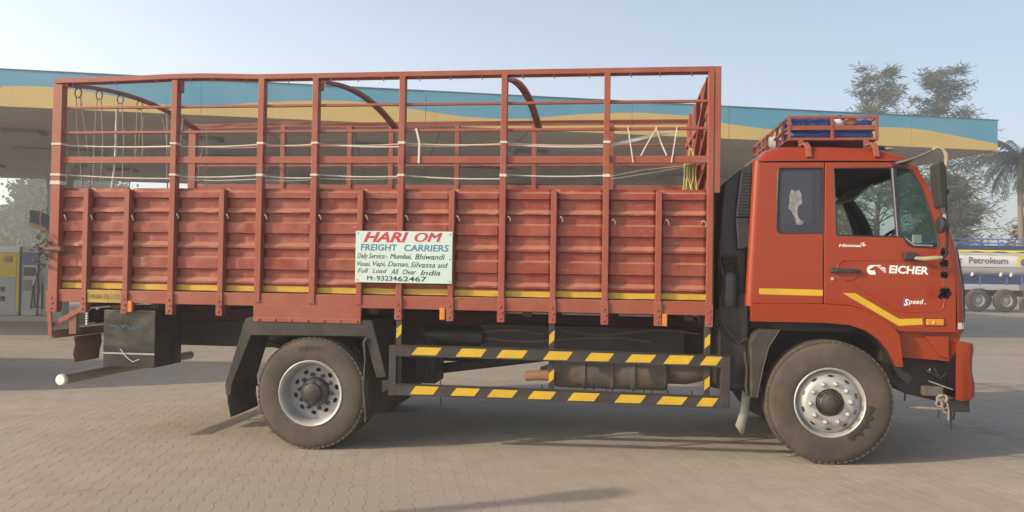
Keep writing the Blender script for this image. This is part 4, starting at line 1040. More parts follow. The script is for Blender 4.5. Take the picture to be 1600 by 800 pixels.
# far side of the cab and rear wall
fq = plate('cab_quarter', 'cab_red', rear_out, [rear_hole], CABY - 0.035, CABY, truck, 0.004)
plate('quarter_lining', 'interior', [(max(x, 1.27), min(z, 2.55)) for x, z in rear_out], [rear_hole], CABY - 0.048, CABY - 0.037, fq)
plate('quarter_lining', 'interior', [(max(x, 1.29), min(z, 2.55)) for x, z in rear_out], [rear_hole], 0.037, 0.044, quarter)
fd = plate('cab_door', 'cab_red', door_out, [door_hole], CABY - 0.035, CABY, truck, 0.004)
plate('door_lining', 'interior', [(x, min(max(z, 1.2), 2.55)) for x, z in door_out], [door_hole], CABY - 0.048, CABY - 0.037, fd)
MB().path([(2.345, CABY - 0.03, 2.515), (2.392, CABY - 0.03, 1.935)], 0.03, 0.05, up=(1, 0, 0)).build('window_divider', 'black_plastic', fd)
MB().box(1.212, 1.262, 0.05, CABY - 0.05, 1.30, 2.57).build('cab_rear_wall', 'black_plastic', truck, bevel=0.01)
# interior
cin = MB().box(1.27, 2.78, 0.05, CABY - 0.05, 1.26, 1.40).build('cab_floor', 'interior', truck)
for y in (0.28, 1.40):
    seat = MB().box(1.45, 1.95, y, y + 0.55, 1.55, 1.70).build('seat', 'interior', truck, bevel=0.03)
    MB().prism([(1.42, 1.68), (1.55, 1.68), (1.47, 2.28), (1.36, 2.28)], y + 0.02, y + 0.53).build('backrest', 'interior', seat, bevel=0.03)
MB().prism([(2.42, 1.40), (2.78, 1.40), (2.83, 1.80), (2.74, 1.90), (2.50, 1.86), (2.42, 1.75)], 0.06, CABY - 0.06).build('dashboard', 'interior', truck, bevel=0.03)
sw = MB()
ctr = Vector((2.40, 0.52, 1.86)); nx_ = Vector((-0.75, 0, 0.66)).normalized(); ux = Vector((0, 1, 0)); uz = nx_.cross(ux)
sw.tube([ctr + ux * 0.22 * math.cos(2 * math.pi * k / 24) + uz * 0.22 * math.sin(2 * math.pi * k / 24) for k in range(24)], 0.014, 8, closed=True)
for a in (0.3, 2.84, 4.71): sw.tube([ctr - nx_ * 0.03, ctr + ux * 0.22 * math.cos(a) + uz * 0.22 * math.sin(a)], 0.012, 6)
sw.tube([ctr, ctr - nx_ * 0.4], 0.025, 8)
sw.build('steering_wheel', 'black_plastic', truck, smooth=50)
MB().grid([[(2.52 + 0.02, y, 2.50), (2.36 + 0.02, y, 2.36)] for y in (1.15, 1.6, 2.0)]).build('sun_visor', 'pump_white', truck, thick=0.02)
MB().box(2.60, 2.66, 0.25, 0.30, 1.90, 1.97).build('dash_ornament', 'cloth_white', truck)
# black things behind the cab: intake stack, bellows, cleaner
it = plate('air_intake', 'black_plastic', [(1.205, 2.545), (1.17, 2.55), (1.00, 2.40), (0.985, 2.25), (0.955, 1.80), (0.955, 1.42), (1.19, 1.42), (1.20, 1.80)], (), 0.20, 0.95, truck, 0.02)
lv = MB().prism([(1.215, 2.545), (1.13, 2.515), (1.085, 2.10), (1.195, 2.10)], 0.07, 0.20).build('intake_stack', 'black_plastic', it, bevel=0.006)
for k in range(14):
    z = 2.49 - k * 0.0265
    xl = 1.128 - k * 0.0028
    MB().box(xl + 0.008, 1.20, 0.058, 0.072, z - 0.016, z - 0.004).build('louvre_slat', 'black_plastic', lv)
MB().prism([(1.085, 2.095), (1.195, 2.095), (1.205, 1.84), (1.11, 1.82)], 0.08, 0.22).build('intake_funnel', 'black_plastic', it, bevel=0.008)
bl = MB(); pr = []
for k in range(7): pr += [(0.072, k * 0.023), (0.056, k * 0.023 + 0.0115)]
bl.lathe(pr, (1.045, 0.16, 1.62), 24, 'z'); bl.build('intake_bellows', 'guard_black', it, smooth=30)
MB().lathe([(0.0, 1.33), (0.08, 1.33), (0.085, 1.36), (0.085, 1.56), (0.07, 1.62), (0.06, 1.63)], (1.045, 0.16, 0), 24, 'z').build('filter_can', 'black_plastic', it, smooth=35)
MB().box(0.955, 1.21, 0.12, 2.0, 0.62, 1.45).build('gearbox_guard', 'black_steel', truck, bevel=0.02)
MB().tube([(0.95, 0.1, 2.02), (0.985, 0.08, 2.03), (1.0, 0.08, 1.95), (0.99, 0.09, 1.84), (0.96, 0.1, 1.80)], 0.006, 6).build('brake_hose', 'black_plastic', truck)
MB().tube([(0.94, 0.1, 1.72), (0.975, 0.08, 1.66), (1.0, 0.08, 1.5), (0.97, 0.09, 1.38)], 0.007, 6).build('brake_hose', 'black_plastic', truck)
# front mudguard behind the front wheel, clear flap
MB().prism([(1.445, 1.150), (1.30, 1.146), (1.238, 1.112), (1.203, 1.04), (1.207, 0.567), (1.267, 0.569), (1.302, 0.779), (1.357, 1.001)], 0.0, 0.30).build('front_mudguard', 'rubber', truck, bevel=0.014)
MB().tube([(1.262, -0.004, 0.571), (1.298, -0.004, 0.779), (1.352, -0.004, 1.001), (1.44, -0.004, 1.146)], 0.007, 6).build('mudguard_bead', 'guard_black', truck)
cf = MB(); cf.grid([[(1.150, 0.06, 0.62), (1.212, 0.03, 0.58)], [(1.128, 0.03, 0.45), (1.196, 0.05, 0.42)], [(1.092, 0.05, 0.325), (1.168, 0.03, 0.31)], [(1.135, 0.04, 0.262), (1.162, 0.04, 0.25)]])
cf.build('front_flap', 'clear_flap', truck, thick=0.006, smooth=40)
MB().tube([(1.165, 0.04, 0.95), (1.185, 0.04, 0.8), (1.178, 0.04, 0.66), (1.19, 0.04, 0.58)], 0.016, 8).build('flap_bracket', 'guard_black', truck, smooth=50)
# dark gear behind the bumper
MB().prism([(2.30, 0.98), (2.30, 0.78), (2.40, 0.70), (2.52, 0.62), (2.75, 0.57), (2.84, 0.60), (2.84, 0.90), (2.46, 0.935)], 0.16, 0.85).build('front_bracket', 'black_steel', truck, bevel=0.01)
MB().path([(2.40, 0.10, 0.90), (2.44, 0.10, 0.80), (2.52, 0.10, 0.74)], 0.03, 0.07, up=(1, 0, 0)).build('step_arm', 'black_steel', truck)
MB().tube([(2.66, 0.08, 0.745), (2.85, 0.08, 0.68)], 0.006, 6).build('tow_rod', 'silver', truck)
MB().tube([(2.50, 0.10, 0.520), (2.62, 0.09, 0.519), (2.79, 0.08, 0.514)], [0.011, 0.013, 0.010], 8).build('step_bar', 'bar_brown', truck, smooth=40)
MB().box(2.80, 2.975, 0.06, 0.12, 0.50, 0.60).build('tow_bracket', 'black_steel', truck, bevel=0.004)
MB().tube([(2.71, 0.1, 0.86), (2.735, 0.09, 0.80), (2.77, 0.09, 0.78), (2.81, 0.1, 0.82)], 0.006, 6).build('front_hose', 'guard_black', truck)
MB().add([(2.67, 0.15, 0.82), (2.70, 0.15, 0.845), (2.70, 0.15, 0.805)], [(0, 1, 2)]).build('reflector_chip', 'decal_white', truck, thick=0.004)
for k, (x, y, z, l_) in enumerate(((2.74, 0.10, 0.60, 0.16), (2.83, 0.08, 0.56, 0.22), (2.86, 0.10, 0.55, 0.12), (2.50, 0.18, 0.66, 0.10))):
    MB().tube([(x, y, z), (x + 0.01, y, z - l_ * 0.5), (x + 0.004, y, z - l_)], 0.007, 6).build('hanging_strip', 'black_steel', truck)
MB().box(2.62, 2.78, 0.08, 0.16, 0.62, 0.70).build('spring_hanger', 'exhaust', truck, bevel=0.01)
MB().tube([(2.45, 0.12, 0.92), (2.55, 0.11, 0.83), (2.62, 0.12, 0.86), (2.78, 0.11, 0.76)], 0.008, 6).build('front_hose', 'guard_black', truck)
for k in range(5):
    y = 0.10 + 0.03 * k
    MB().tube([(0.93, y, 1.30 - 0.05 * k), (1.02, y - 0.03, 1.12 - 0.04 * k), (1.12, y, 1.02 - 0.03 * k), (1.2, y, 1.06)], 0.009, 6).build('brake_hose', 'guard_black', truck)
for k, (x0, x1, z0) in enumerate(((-1.75, -0.6, 1.02), (-1.2, 0.4, 0.97), (-0.4, 0.85, 1.05))):
    MB().tube([(lerp(x0, x1, q / 6), 0.56 + 0.02 * k, z0 - 0.03 * math.sin(math.pi * q / 3)) for q in range(7)], 0.010, 6).build('air_hose', 'exhaust', truck)
MB().lathe([(0.0, -0.3), (0.07, -0.28), (0.085, -0.22), (0.085, 0.22), (0.07, 0.28), (0.0, 0.3)], (-1.45, 0.60, 0.98), 18, 'x').build('air_tank', 'guard_black', truck, smooth=40)
# roof rack
rk = MB()
RY0, RY1 = 0.25, 1.95
def rackbar(a, b, w_=0.022, h_=0.026): return MB().bar(a, b, w_, h_).build('rack_bar', 'rack_red', rackp, bevel=0.002)
rackp = MB().box(1.55, 2.29, RY0, RY1, 2.784, 2.792).build('roof_rack', 'rack_red', truck)
for z in (2.985, 2.893, 2.795):
    hh = 0.024 if z != 2.893 else 0.04
    rackbar((1.545, RY0, z), (2.30, RY0, z), 0.02, hh); rackbar((1.545, RY1, z), (2.30, RY1, z), 0.02, hh)
    rackbar((1.556, RY0 + 0.011, z), (1.556, RY1, z), 0.02, 0.024); rackbar((2.289, RY0 + 0.011, z), (2.289, RY1, z), 0.02, 0.024)
for y in (RY0, RY1):
    for x in (1.557, 1.918, 2.288): rackbar((x, y - 0.003, 2.78), (x, y - 0.003, 2.998), 0.026, 0.026)
for y in [RY0 + 0.24 * k for k in range(1, 7)]:
    rackbar((1.553, y, 2.78), (1.553, y, 2.985)); rackbar((2.292, y, 2.78), (2.292, y, 2.985))
for x in (1.655, 2.200):
    ft = MB().path([(x, 0.245, 2.795), (x, 0.235, 2.735), (x + 0.003, 0.08, 2.73), (x + 0.006, 0.02, 2.69), (x + 0.008, -0.012, 2.60)], 0.045, 0.02, up=(0, -1, 0.3))
    ft.build('rack_foot', 'rack_red', rackp, bevel=0.003)
    MB().box(x - 0.02, x + 0.02, RY1 - 0.03, RY1, 2.69, 2.79).build('rack_foot', 'rack_red', rackp)
# mirrors and their bracket
mr_ = MB().path([(2.348, 0.0, 2.548), (2.42, -0.06, 2.562), (2.50, -0.14, 2.59), (2.575, -0.2, 2.628)], 0.02, 0.022)
mr_.box(2.33, 2.45, -0.02, 0.01, 2.525, 2.555)
mo = mr_.build('mirror_arm', 'black_plastic', truck, bevel=0.004)
arcp = [(2.562, -0.19, 2.620), (2.60, -0.21, 2.650), (2.64, -0.22, 2.640), (2.672, -0.22, 2.59), (2.672, -0.22, 2.50), (2.655, -0.22, 2.42), (2.65, -0.22, 2.35)]
MB().tube(arcp, [0.009, 0.013, 0.014, 0.017, 0.016, 0.015, 0.010], 8).build('arm_wrap', 'rope', mo, smooth=50)
MB().tube([(2.65, -0.22, 2.40), (2.672, -0.22, 2.2), (2.69, -0.2, 1.98), (2.70, -0.16, 1.80), (2.70, -0.1, 1.755)], 0.011, 8).build('mirror_pole', 'black_plastic', mo, smooth=50)
mh = MB().prism([(2.572, 2.50), (2.60, 2.53), (2.632, 2.515), (2.648, 2.40), (2.652, 2.20), (2.635, 2.155), (2.605, 2.165), (2.585, 2.30)], -0.30, -0.14)
mh.build('mirror', 'interior', mo, bevel=0.015, smooth=50)
MB().box(2.64, 2.69, -0.24, -0.20, 2.27, 2.31).build('mirror_clamp', 'black_plastic', mo, bevel=0.006)
MB().lathe([(0.0, -0.012), (0.055, -0.012), (0.07, 0.0), (0.06, 0.03), (0.02, 0.06), (0.0, 0.062)], (2.628, -0.21, 2.028), 20, 'x').build('round_mirror', 'black_plastic', mo, smooth=40)
MB().box(2.64, 2.70, -0.22, -0.20, 2.00, 2.045).build('mirror_clamp', 'black_plastic', mo, bevel=0.005)
MB().tube([(2.672, -0.2, 2.115), (2.678, -0.2, 2.07)], 0.018, 8).build('arm_wrap', 'rope', mo)
la = MB().box(2.418, 2.520, -0.05, 0.0, 1.745, 1.812)
la.build('mirror_base', 'black_plastic', mo, bevel=0.012)
MB().tube([(2.50, -0.045, 1.762), (2.56, -0.08, 1.757), (2.63, -0.10, 1.763), (2.70, -0.1, 1.768)], [0.013, 0.018, 0.019, 0.014], 8).build('arm_wrap', 'rope', mo, smooth=50)

# ------------------------------------------------------------------ things carried by the truck (top level, in truck axes)
TM = Matrix.Translation((D0 * math.sin(YAW), D0 * math.cos(YAW), 0)) @ Matrix.Rotation(-YAW, 4, 'Z')
def on_truck(o, label, cat, group=None):
    o.location = TM.translation; o.rotation_euler = (0, 0, -YAW)
    return tag(o, label, cat, group)
def cloth_roll(x0, x1, y, z, r, seed, m):
    rnd = random.Random(seed); n = 18
    pts = [(lerp(x0, x1, k / n), y + rnd.uniform(-0.008, 0.008), z + rnd.uniform(-0.006, 0.006)) for k in range(n + 1)]
    return MB().tube(pts, [r * (0.55 if k in (0, n) else 1) * rnd.uniform(0.86, 1.10) for k in range(n + 1)], 12)
on_truck(cloth_roll(1.575, 2.275, 0.33, 2.842, 0.046, 1, 'tarp_blue').build('tarpaulin_roll', 'tarp_blue', smooth=70), 'lower blue tarpaulin roll along the bottom of the cab roof rack', 'tarpaulin', 'tarpaulin rolls in the roof rack')
on_truck(cloth_roll(1.575, 1.95, 0.33, 2.938, 0.050, 2, 'tarp_blue').build('tarpaulin_roll', 'tarp_blue', smooth=70), 'upper blue tarpaulin roll in the rear half of the roof rack', 'tarpaulin', 'tarpaulin rolls in the roof rack')
on_truck(cloth_roll(2.12, 2.275, 0.42, 2.94, 0.05, 3, 'tarp_blue').build('tarpaulin_roll', 'tarp_blue', smooth=70), 'short blue tarpaulin end behind the brown bundle in the roof rack', 'tarpaulin', 'tarpaulin rolls in the roof rack')
for k_, (yy, zz, rr) in enumerate(((0.47, 2.85, 0.055), (0.62, 2.86, 0.062), (0.55, 2.955, 0.055))):
    on_truck(cloth_roll(1.585, 2.265, yy, zz, rr, 20 + k_, 'tarp_blue').build('tarpaulin_roll', 'tarp_blue', smooth=70), ('blue tarpaulin roll packed second from the near bars, low in the roof rack', 'blue tarpaulin roll packed third from the near bars, low in the roof rack', 'blue tarpaulin roll lying on top, behind the upper roll in the roof rack')[k_], 'tarpaulin', 'tarpaulin rolls in the roof rack')
def bundle(c, r, seed, m, name, label, cat, stretch=(1, 1, 1)):
    bm2 = bmesh.new(); bmesh.ops.create_icosphere(bm2, subdivisions=3, radius=1.0)
    rnd = random.Random(seed)
    ks = [(Vector((rnd.gauss(0, 1), rnd.gauss(0, 1), rnd.gauss(0, 1))) * 2.2, rnd.uniform(0, 6)) for _ in range(8)]
    for v in bm2.verts:
        d = 1 + sum(0.05 * math.sin(v.co.dot(k) * 2 + p) for k, p in ks)
        v.co = Vector((v.co.x * r * stretch[0] * d + c[0], v.co.y * r * stretch[1] * d + c[1], v.co.z * r * stretch[2] * d + c[2]))
    me2 = bpy.data.meshes.new(name); bm2.to_mesh(me2); bm2.free(); me2.materials.append(M[m]); me2.shade_smooth()
    o = bpy.data.objects.new(name, me2); C.objects.link(o)
    return on_truck(o, label, cat)
bundle((2.085, 0.31, 2.955), 0.050, 4, 'cloth_brown', 'cloth_bundle', 'brown cloth bundle tied in the front half of the roof rack', 'bundle', (1.3, 0.8, 0.75))
bundle((1.985, 0.34, 2.945), 0.05, 5, 'cloth_white', 'cloth_bundle', 'white cloth bundle beside the brown one in the roof rack', 'bundle', (1.2, 0.8, 0.8))
bundle((2.03, 0.42, 3.005), 0.05, 6, 'screen', 'plastic_bag', 'black plastic bag sticking up above the roof rack', 'bag', (1.2, 0.8, 0.55))
bundle((1.60, 0.95, 2.88), 0.075, 8, 'pump_grey', 'cloth_bundle', 'grey bundle near the rear bars of the roof rack', 'bundle', (1.0, 1.6, 1.0))
bundle((2.315, 0.30, 2.722), 0.04, 9, 'rubber', 'rope_coil', 'dark rope lump lying on the cab roof ahead of the rack', 'rope', (1.3, 1, 0.55))
bundle((2.40, 0.30, 2.712), 0.030, 10, 'rope', 'cloth_scrap', 'small pale cloth scrap on the front of the cab roof', 'cloth', (1.3, 1, 0.45))
kn = MB(); rnd = random.Random(17)
for k in range(9):
    c = Vector((2.775 + rnd.gauss(0, 0.014), 0.08 + rnd.gauss(0, 0.01), 0.585 + rnd.gauss(0, 0.022)))
    a = Vector((rnd.gauss(0, 1), rnd.gauss(0, 1), rnd.gauss(0, 1))).normalized(); b = a.cross(Vector((0.2, 0.9, 0.3))).normalized()
    kn.tube([c + a * 0.030 * math.cos(q * math.pi / 5) + b * 0.022 * math.sin(q * math.pi / 5) for q in range(10)], 0.010, 6, closed=True)
kn.tube([(2.80, 0.06, 0.57), (2.812, 0.06, 0.50), (2.808, 0.06, 0.43)], 0.008, 6)
on_truck(kn.build('rope_knot', 'bar_brown', smooth=50), 'yellowish rope knot tied behind the front bumper', 'rope')
# tassels on the mirror pole
ts = empty('tassel_string', TM @ Vector((2.70, -0.12, 1.46)), -YAW, 'string of four black tassels hanging from the mirror arm on the cab door', 'tassel')
TB = Matrix.Translation((-2.70, 0.12, -1.46))
def tassel(z, r, seed):
    rnd = random.Random(seed); b = MB()
    for k in range(60):
        th = rnd.uniform(0, 2 * math.pi); ph = rnd.uniform(-1.2, 1.2)
        d = Vector((math.cos(th) * math.cos(ph), math.sin(th) * math.cos(ph), math.sin(ph)))
        p = Vector((0, 0, z - 1.46)); t = d.cross(Vector((0.3, 0.5, 0.8))).normalized()
        q = p + d * r * rnd.uniform(0.8, 1.1)
        b.add([p - t * r * 0.35, p + t * r * 0.35, q + t * r * 0.22, q - t * r * 0.22], [(0, 1, 2, 3)])
    return b.build('tassel', 'screen', ts)
for z, r, s_ in ((1.815, 0.036, 1), (1.722, 0.034, 2), (1.628, 0.032, 3), (1.478, 0.052, 4)): tassel(z, r, s_)
MB().tube([(0, 0, 0.38), (0.004, 0, 0.2), (0, 0, 0.03)], 0.004, 5).build('string', 'screen', ts)
# chain bunch at the tail post
cbn = MB(); rnd = random.Random(5)
for k in range(34):
    c = Vector((-5.285 + rnd.gauss(0, 0.032), -0.03 + rnd.gauss(0, 0.02), 1.72 + rnd.gauss(0, 0.075)))
    a = Vector((rnd.gauss(0, 1), rnd.gauss(0, 1), rnd.gauss(0, 1))).normalized(); b = a.cross(Vector((0, 0, 1))).normalized()
    cbn.tube([c + a * 0.022 * math.cos(q * math.pi / 4) + b * 0.015 * math.sin(q * math.pi / 4) for q in range(8)], 0.0055, 5, closed=True)
on_truck(cbn.build('chain_bunch', 'chain', smooth=50), 'rusty chain bunched round the bolt of the rear post', 'chain')
# tie cords, straps, hanging ropes
def cordpath(pts, y): return [(x, y, z) for x, z in pts]
up = MB(); lo = MB(); rnd = random.Random(3)
tallx = [t[0] for t in TALL]
for zc, mbx, seed in ((2.738, up, 0), (2.448, lo, 1)):
    for i in range(len(tallx) - 2):
        a, b = tallx[i], tallx[i + 1]
        for rep in range(2 if rnd.random() < 0.8 else 1):
            za, zb_ = zc + rnd.uniform(-0.014, 0.014), zc + rnd.uniform(-0.03, 0.012)
            if seed == 1 and rep: za -= 0.03; zb_ -= 0.02
            pts = [(lerp(a, b, k / 6), 0.092 + 0.02 * rep, lerp(za, zb_, k / 6) - 0.012 * math.sin(math.pi * k / 6)) for k in range(7)]
            mbx.tube(pts, 0.0065 if rep == 0 else 0.005, 6)
    for x, w_ in TALL[:-1]:
        mbx.box(x - w_ / 2 - 0.004, x + w_ / 2 + 0.004, -0.005, 0.088, zc - 0.011 + rnd.uniform(-0.004, 0.004), zc + 0.010)
lo.box(-5.18 - 0.051, -5.18 + 0.051, -0.006, 0.088, 2.355, 2.39)
lo.tube([(-0.02, 0.10, 2.42), (0.35, 0.3, 2.50), (0.72, 0.6, 2.60)], 0.006, 6)
lo.tube([(-0.02, 0.11, 2.445), (0.3, 0.2, 2.52), (0.82, 0.3, 2.585)], 0.005, 6)
on_truck(up.build('tie_cord', 'cord_white', smooth=50), 'upper white tie cord strung along the open slats of the cargo body', 'cord', 'tie cords along the cargo body')
on_truck(lo.build('tie_cord', 'cord_white', smooth=50), 'lower white tie cord strung just above the corrugated panels', 'cord', 'tie cords along the cargo body')
def strap(pts, w_, label, name='strap', m='cord_white'):
    return on_truck(MB().path(pts, 0.006, w_, up=(0, 0, 1) if abs(pts[-1][2] - pts[0][2]) < abs(pts[-1][0] - pts[0][0]) else (1, 0, 0)).build(name, m), label, 'strap', 'straps tied at the front of the cargo body')
strap([(0.0, 0.10, 2.72), (0.30, 0.10, 2.79), (0.60, 0.11, 2.86)], 0.028, 'wide pale strap slanting up beside the foremost full height post')
strap([(0.155, 0.028, 2.87), (0.205, 0.022, 2.56)], 0.010, 'pale strap over the wide rail, rearmost of four by the front corner')
strap([(0.405, 0.028, 2.87), (0.33, 0.05, 2.74), (0.27, 0.026, 2.62)], 0.010, 'pale strap of the inverted V, leaning to the rear')
strap([(0.395, 0.028, 2.87), (0.44, 0.05, 2.74), (0.49, 0.026, 2.62)], 0.010, 'pale strap of the inverted V, leaning to the front')
strap([(0.575, 0.028, 2.87), (0.53, 0.022, 2.56)], 0.010, 'pale strap over the wide rail nearest the straw bundle')
strap([(-1.72, 0.026, 2.87), (-1.69, 0.03, 2.74), (-1.69, 0.020, 2.555)], 0.018, 'pale strap knotted at mid body above the signboard')
stb = MB(); rnd = random.Random(12)
for k in range(46):
    x = 0.70 + rnd.uniform(-0.045, 0.055); y = 0.16 + rnd.uniform(-0.03, 0.03)
    stb.tube([(x, y, 2.57 + rnd.uniform(0, 0.03)), (x + rnd.gauss(0, 0.008), y, 2.45), (x + rnd.gauss(0, 0.02), y, 2.33 + rnd.uniform(-0.02, 0.02))], 0.0045, 4)
for k in range(8):
    stb.tube([(0.70 + 0.05 * math.cos(q), 0.16 + 0.04 * math.sin(q), 2.555 + k * 0.006) for q in [2 * math.pi * j / 10 for j in range(10)]], 0.006, 4, closed=True)
stb.tube([(0.68, 0.14, 2.58), (0.70, 0.12, 2.70), (0.72, 0.10, 2.66), (0.74, 0.12, 2.55)], 0.010, 6)
on_truck(stb.build('straw_rope_bundle', 'straw', smooth=60), 'bundle of yellowish straw rope hanging at the front end of the slats', 'rope bundle')
bowz = lambda y: 3.285 + 0.135 * (1 - ((y - 1.2) / 1.22) ** 2)
ringwords = ['nearest the rear corner post', 'second along the rear roof bow', 'third along the rear roof bow', 'deepest inside along the rear roof bow']
for k, y in enumerate((0.18, 0.50, 0.85, 1.2)):
    x = -5.10; zt = bowz(y) - 0.02
    rr = empty('ring_rope', TM @ Vector((x, y, 2.25)), -YAW, 'iron ring with a thin rope loop, ' + ringwords[k], 'rope', 'ring ropes hung from the rear roof bow')
    MB().tube([(0.0 + 0.034 * math.cos(q), 0, zt - 2.25 - 0.045 + 0.048 * math.sin(q)) for q in [2 * math.pi * j / 14 for j in range(14)]], 0.006, 6, closed=True).build('ring', 'chain', rr, smooth=50)
    for s_ in (-1, 1):
        bx = s_ * 0.03 + 0.10 * (k == 0) * 1.2; zb_ = (0.05, 0.0, 0.05, 0.55)[k]
        MB().tube([(s_ * 0.022, 0, zt - 2.25 - 0.08), (s_ * 0.035 + bx * 0.4, 0.01, (zt - 2.25) * 0.55), (bx + s_ * 0.01, 0.0, zb_)], 0.0055, 6).build('rope_strand', 'rope', rr, smooth=50)
hang = [((-4.67, 0.14, 3.09), (-4.66, 0.12, 2.60), (-4.69, 0.12, 2.30), 0.010, 'thick white rope hanging over the slats in the rearmost bay'),
        ((-4.48, 0.3, 3.06), (-4.58, 0.3, 2.62), (-4.64, 0.3, 2.30), 0.006, 'thin rope leaning rearward beside the thick white rope'),
        ((-4.33, 0.35, 3.05), (-4.22, 0.35, 2.6), (-4.17, 0.35, 2.30), 0.006, 'thin rope leaning forward left of the second post'),
        ((-4.22, 0.25, 3.06), (-4.21, 0.25, 2.6), (-4.20, 0.25, 2.30), 0.007, 'straight pale rope left of the second full height post'),
        ((-4.06, 0.25, 3.02), (-4.09, 0.25, 2.6), (-4.11, 0.25, 2.30), 0.007, 'pale rope close behind the second full height post'),
        ((-3.95, 0.5, 2.98), (-4.02, 0.5, 2.6), (-4.03, 0.5, 2.45), 0.005, 'short thin rope right of the second full height post'),
        ((-3.95, 0.5, 2.98), (-3.94, 0.5, 2.6), (-3.94, 0.5, 2.30), 0.005, 'long thin rope right of the second full height post')]
for a, b, c, r, lab in hang:
    on_truck(MB().tube([a, b, c], r, 6).build('hanging_rope', 'rope' if r < 0.009 else 'cord_white', smooth=50), lab, 'rope', 'ropes hanging inside the rear of the cargo body')

# ------------------------------------------------------------------ fuel station canopy
CA = math.atan2(3.714, 22.85)
canopy = empty('canopy', (12.23, 20.175, 0), CA, 'long fuel station canopy with blue and yellow fascia behind the truck', 'canopy')
CZ0, CZ1, CD, CL = 4.85, 5.61, 15.0, 48.0
# wave between yellow and blue, as (distance from the right corner, share of the fascia height)
def fas(px, py):
    t = px / 1558.0
    # place along the front edge for a picture column, by the ratio of depths at the two ends
    d0, d1 = 16.46, 20.175
    s = t * d1 and (t / d0) / (t / d0 + (1 - t) / d1) if False else None
    return None
FL = 23.15
def along(px):
    k = (px - 800) / 1250.0
    A_, B_ = (-10.62, 16.461), (12.23, 20.175)
    s = (A_[0] - k * A_[1]) / ((A_[0] - B_[0]) - k * (A_[1] - B_[1]))
    return s
wave_px = [(0, 132.5), (40, 133.5), (82, 136), (135, 142.5), (175, 150), (220, 159), (265, 164.5), (300, 166), (340, 164.5), (380, 161), (415, 159), (450, 157.5), (500, 156.3), (540, 157), (575, 161), (625, 167.5), (687, 177.5), (725, 182.5), (787, 186.5), (830, 184.5), (850, 182.5), (900, 178.5), (950, 176), (1000, 176), (1025, 177.5), (1080, 181), (1127, 192.5), (1200, 202), (1250, 204.5), (1300, 203), (1372, 199), (1412, 199.5), (1450, 204), (1500, 214), (1558, 225.3)]
wv = []
for px, py in wave_px:
    top = 107.5 + (189 - 107.5) * px / 1558; bot = 166 + (235.5 - 166) * px / 1558
    wv.append((-(1 - along(px)) * FL, (bot - py) / (bot - top)))
per = -8.6
wv = [(x + per * 2.72, h) for x, h in wv[2:] if x + per * 2.72 < wv[0][0] - 0.3] + wv
wv = [(-CL, wv[0][1])] + [p for p in wv if p[0] > -CL + 0.2]
def wave_h(x): return interp(wv, max(-CL, min(0, x)))
edges = [-CL + CL / 20 * k for k in range(21)]
for i in range(20):
    a, b = edges[i], edges[i + 1]
    n = 8
    by = MB(); yy = MB()
    xs = [lerp(a + 0.004, b - 0.004, k / n) for k in range(n + 1)]
    hs = [CZ0 + (CZ1 - CZ0) * max(0.03, min(0.97, wave_h(x))) for x in xs]
    off = random.uniform(0, 0.012)
    by.grid([[(x, -off, h), (x, -off, CZ1)] for x, h in zip(xs, hs)]); yy.grid([[(x, -off, CZ0), (x, -off, h)] for x, h in zip(xs, hs)])
    bo = by.build('fascia_panel', 'fascia_blue', canopy, thick=0.012)
    yy.build('fascia_panel_lower', 'fascia_yellow', bo, thick=0.012)
for i in range(6):
    v0, v1 = CD / 6 * i + 0.004, CD / 6 * (i + 1) - 0.004
    pb = MB().grid([[(0.0, v0, CZ0 + 0.5), (0.0, v0, CZ1)], [(0.0, v1, CZ0 + 0.5), (0.0, v1, CZ1)]]).build('fascia_panel', 'fascia_blue', canopy, thick=0.012)
    MB().grid([[(0.0, v0, CZ0), (0.0, v0, CZ0 + 0.5)], [(0.0, v1, CZ0), (0.0, v1, CZ0 + 0.5)]]).build('fascia_panel_lower', 'fascia_yellow', pb, thick=0.012)
MB().box(-CL, 0.02, -0.025, 0.05, CZ1, CZ1 + 0.025).build('roof_edge_trim', 'fascia_edge', canopy)
MB().box(-CL, -0.02, 0.05, CD, CZ1 - 0.1, CZ1 - 0.03).build('canopy_roof', 'pump_grey', canopy)
MB().box(-CL, 0.0, CD - 0.03, CD, CZ0, CZ1).build('back_fascia', 'fascia_blue', canopy)
for i in range(24):
    for j in range(5):
        a, b = -CL + 2.0 * i + 0.012, -CL + 2.0 * (i + 1) - 0.012
        MB().box(a, b - (0.02 if i == 23 else 0), 0.02 + j * 3.0 - (0.0 if j else 0.0), 0.02 + (j + 1) * 3.0 - 0.04 - (0.02 if j == 4 else 0), CZ0 + 0.01 + random.uniform(0, 0.008), CZ0 + 0.04).build('soffit_panel', 'soffit', canopy)
MB().box(-CL, -0.01, 0.015, CD - 0.04, CZ0 + 0.05, CZ0 + 0.07).build('soffit_backing', 'lamp_dark', canopy)
for i in range(7):
    for j, v in enumerate((3.2, 10.8)):
        x = -3.0 - i * 4.2
        lm = MB().box(x - 0.45, x + 0.45, v - 0.28, v + 0.28, CZ0 - 0.07, CZ0 + 0.012).build('soffit_lamp', 'lamp_dark', canopy, bevel=0.02)
        MB().box(x - 0.36, x + 0.36, v - 0.2, v + 0.2, CZ0 - 0.085, CZ0 - 0.068).build('lamp_glass', 'pump_grey', lm)
def canopy_uv(X, Y):
    dx, dy = X - 12.23, Y - 20.175
    return dx * math.cos(CA) + dy * math.sin(CA), -dx * math.sin(CA) + dy * math.cos(CA)
